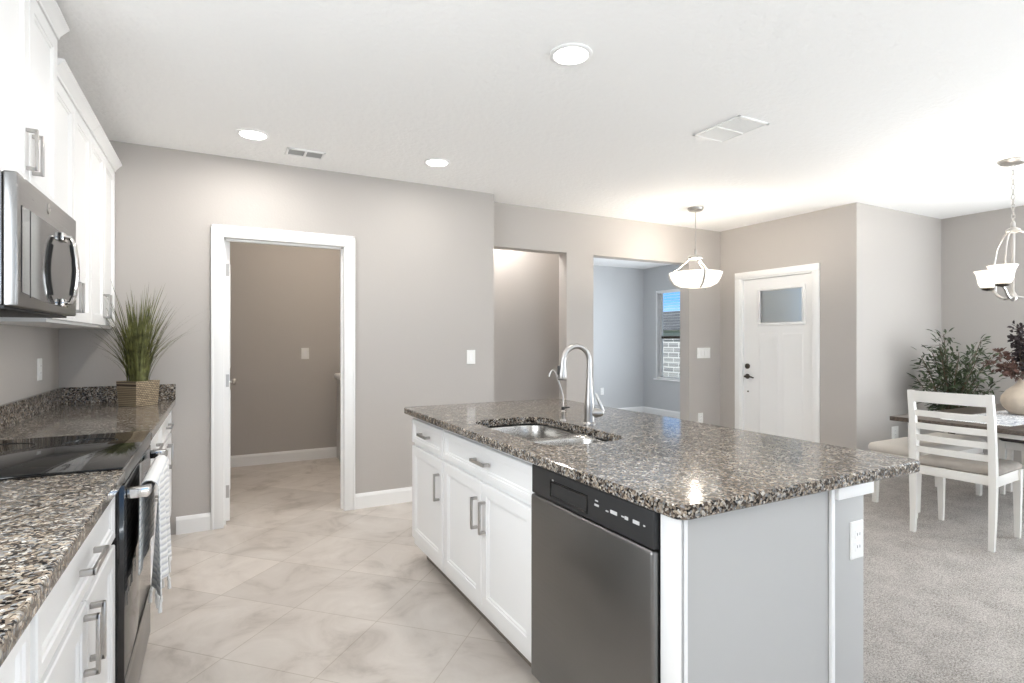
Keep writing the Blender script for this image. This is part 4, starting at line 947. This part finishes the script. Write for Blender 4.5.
# olive plant
op = thing('olive_plant', 'leafy olive plant standing behind the table in the dining corner', 'plant', (6.17, 2.68, FZ0))
pc = Vector((6.17, 2.68, 0)); rnd = random.Random(11)
b = MB(); b.lathe([(0.10, FZ0), (0.135, FZ0+0.02), (0.16, 0.28), (0.165, 0.30), (0.15, 0.30), (0.145, 0.27), (0.002, 0.27)], pc, 28); b.build('pot', M['wicker'], op)
bt = MB(); bl = MB()
for i in range(18):
    a = 2*PI*i/18+rnd.uniform(-.3, .3); sp = rnd.uniform(0.06, 0.36); hz = rnd.uniform(1.12, 1.37)
    if i % 3 == 0: hz = rnd.uniform(0.82, 1.05); sp = rnd.uniform(0.26, 0.38)
    d = Vector((math.cos(a), math.sin(a), 0)); dd = d*sp
    dd.y = max(-0.33, min(dd.y, 2.94-pc.y))
    pts = []
    for k in range(9):
        s = k/8; p = pc+Vector((0, 0, 0.27+(hz-0.27)*s))+dd*s**1.8+Vector((rnd.uniform(-.01, .01), rnd.uniform(-.01, .01), 0))*(k > 0)
        pts.append(p)
    bt.tube(pts, [0.008*(1-0.8*k/8)+0.001 for k in range(9)], 6)
    for k in range(84):
        s = rnd.uniform(0.42, 1.0); f = s*8; j = min(7, int(f)); p = pts[j].lerp(pts[j+1], f-j)
        off = Vector((rnd.gauss(0, 1), rnd.gauss(0, 1), rnd.gauss(0.2, 0.8))).normalized()
        tw_ = off*rnd.uniform(0.01, 0.095); q = p+tw_
        ld = (off+d*0.5+Vector((0, 0, rnd.uniform(-.3, .6)))).normalized()
        L2 = rnd.uniform(0.05, 0.08)
        if q.y+ld.y*L2 > 3.02 or q.y+min(0, ld.y)*L2 < 2.33 and q.z < 0.9: continue
        leaf(bl, q, ld, Vector((rnd.gauss(0, .5), rnd.gauss(0, .5), 1)), L2, rnd.uniform(0.008, 0.0125))
        if k % 3 == 0: bt.tube([p, q], 0.0011, 4)
bt.build('stems', M['twig'], op); bl.build('foliage', M['leaf'], op, smooth=0)

# vase with dark branches
vc = Vector((5.345, 1.855, 0))
vs_ = thing('vase', 'round beige ceramic vase on the runner', 'vase', (5.345, 1.855, 0.7535))
b = MB(); zb = 0.7535
b.lathe([(0.060, zb), (0.085, zb+0.012), (0.120, zb+0.055), (0.134, zb+0.095), (0.128, zb+0.135), (0.098, zb+0.180), (0.058, zb+0.215), (0.036, zb+0.240), (0.031, zb+0.262), (0.033, zb+0.270), (0.028, zb+0.270), (0.026, zb+0.245), (0.030, zb+0.20), (0.002, zb+0.19)], vc, 36); b.build('vessel', M['ceramic'], vs_, smooth=60)
br_ = thing('branch_arrangement', 'dark plum and rust leafed branches standing in the beige vase', 'branches', (5.345, 1.855, zb+0.195))
bt = MB(); bl = MB(); b2 = MB(); rnd = random.Random(5)
for i in range(11):
    ang = math.radians([118, 160, 200, 95, 60, 20, 250, 300, 140, 80, 340][i]); d = R_*math.cos(ang)+Fd*math.sin(ang)*0.8
    sp = [0.04, 0.16, 0.20, 0.08, 0.10, 0.24, 0.14, 0.20, 0.22, 0.03, 0.14][i]; ht = [0.72, 0.50, 0.40, 0.62, 0.66, 0.50, 0.45, 0.48, 0.40, 0.70, 0.60][i]
    pts = [vc+Vector((0, 0, zb+0.20))+Vector((0, 0, (ht-0.2)*k/8*(1-0.1*(k/8)**2)))+d*(0.012*min(k, 2)/2+sp*max(0, (k-2)/6)**1.3)+Vector((rnd.uniform(-.006, .006), rnd.uniform(-.006, .006), 0))*(k > 2) for k in range(9)]
    bt.tube(pts, [0.0042-0.0004*k for k in range(9)], 6)
    rust = i in (1, 2, 8)
    for k in range(80):
        s = rnd.uniform(0.42, 1.0); f = s*8; j = min(7, int(f)); p = pts[j].lerp(pts[j+1], f-j)
        off = Vector((rnd.gauss(0, 1), rnd.gauss(0, 1), rnd.gauss(0.2, 0.8))).normalized(); q = p+off*rnd.uniform(0.004, 0.055)*(1.15-0.7*s)
        leaf(b2 if rust else bl, q, (off+Vector((0, 0, rnd.uniform(-.2, .6)))), Vector((rnd.gauss(0, .6), rnd.gauss(0, .6), 1)), rnd.uniform(0.024, 0.042), rnd.uniform(0.009, 0.015))
bt.build('twigs', M['twig'], br_); bl.build('foliage', M['darkleaf'], br_, smooth=0); o = b2.build('foliage', M['rustleaf'], br_, smooth=0); o['label'] = 'rust brown leaves'

# lamps without fittings, out of view: hall, and a guessed one in the laundry
point('hall_lamp', (2.58, 4.98, 2.50), 10, 0.05, WARM)
point('laundry_fill', (0.9, 5.3, CH-0.12), 11, 0.05, (1.0, 0.88, 0.74))
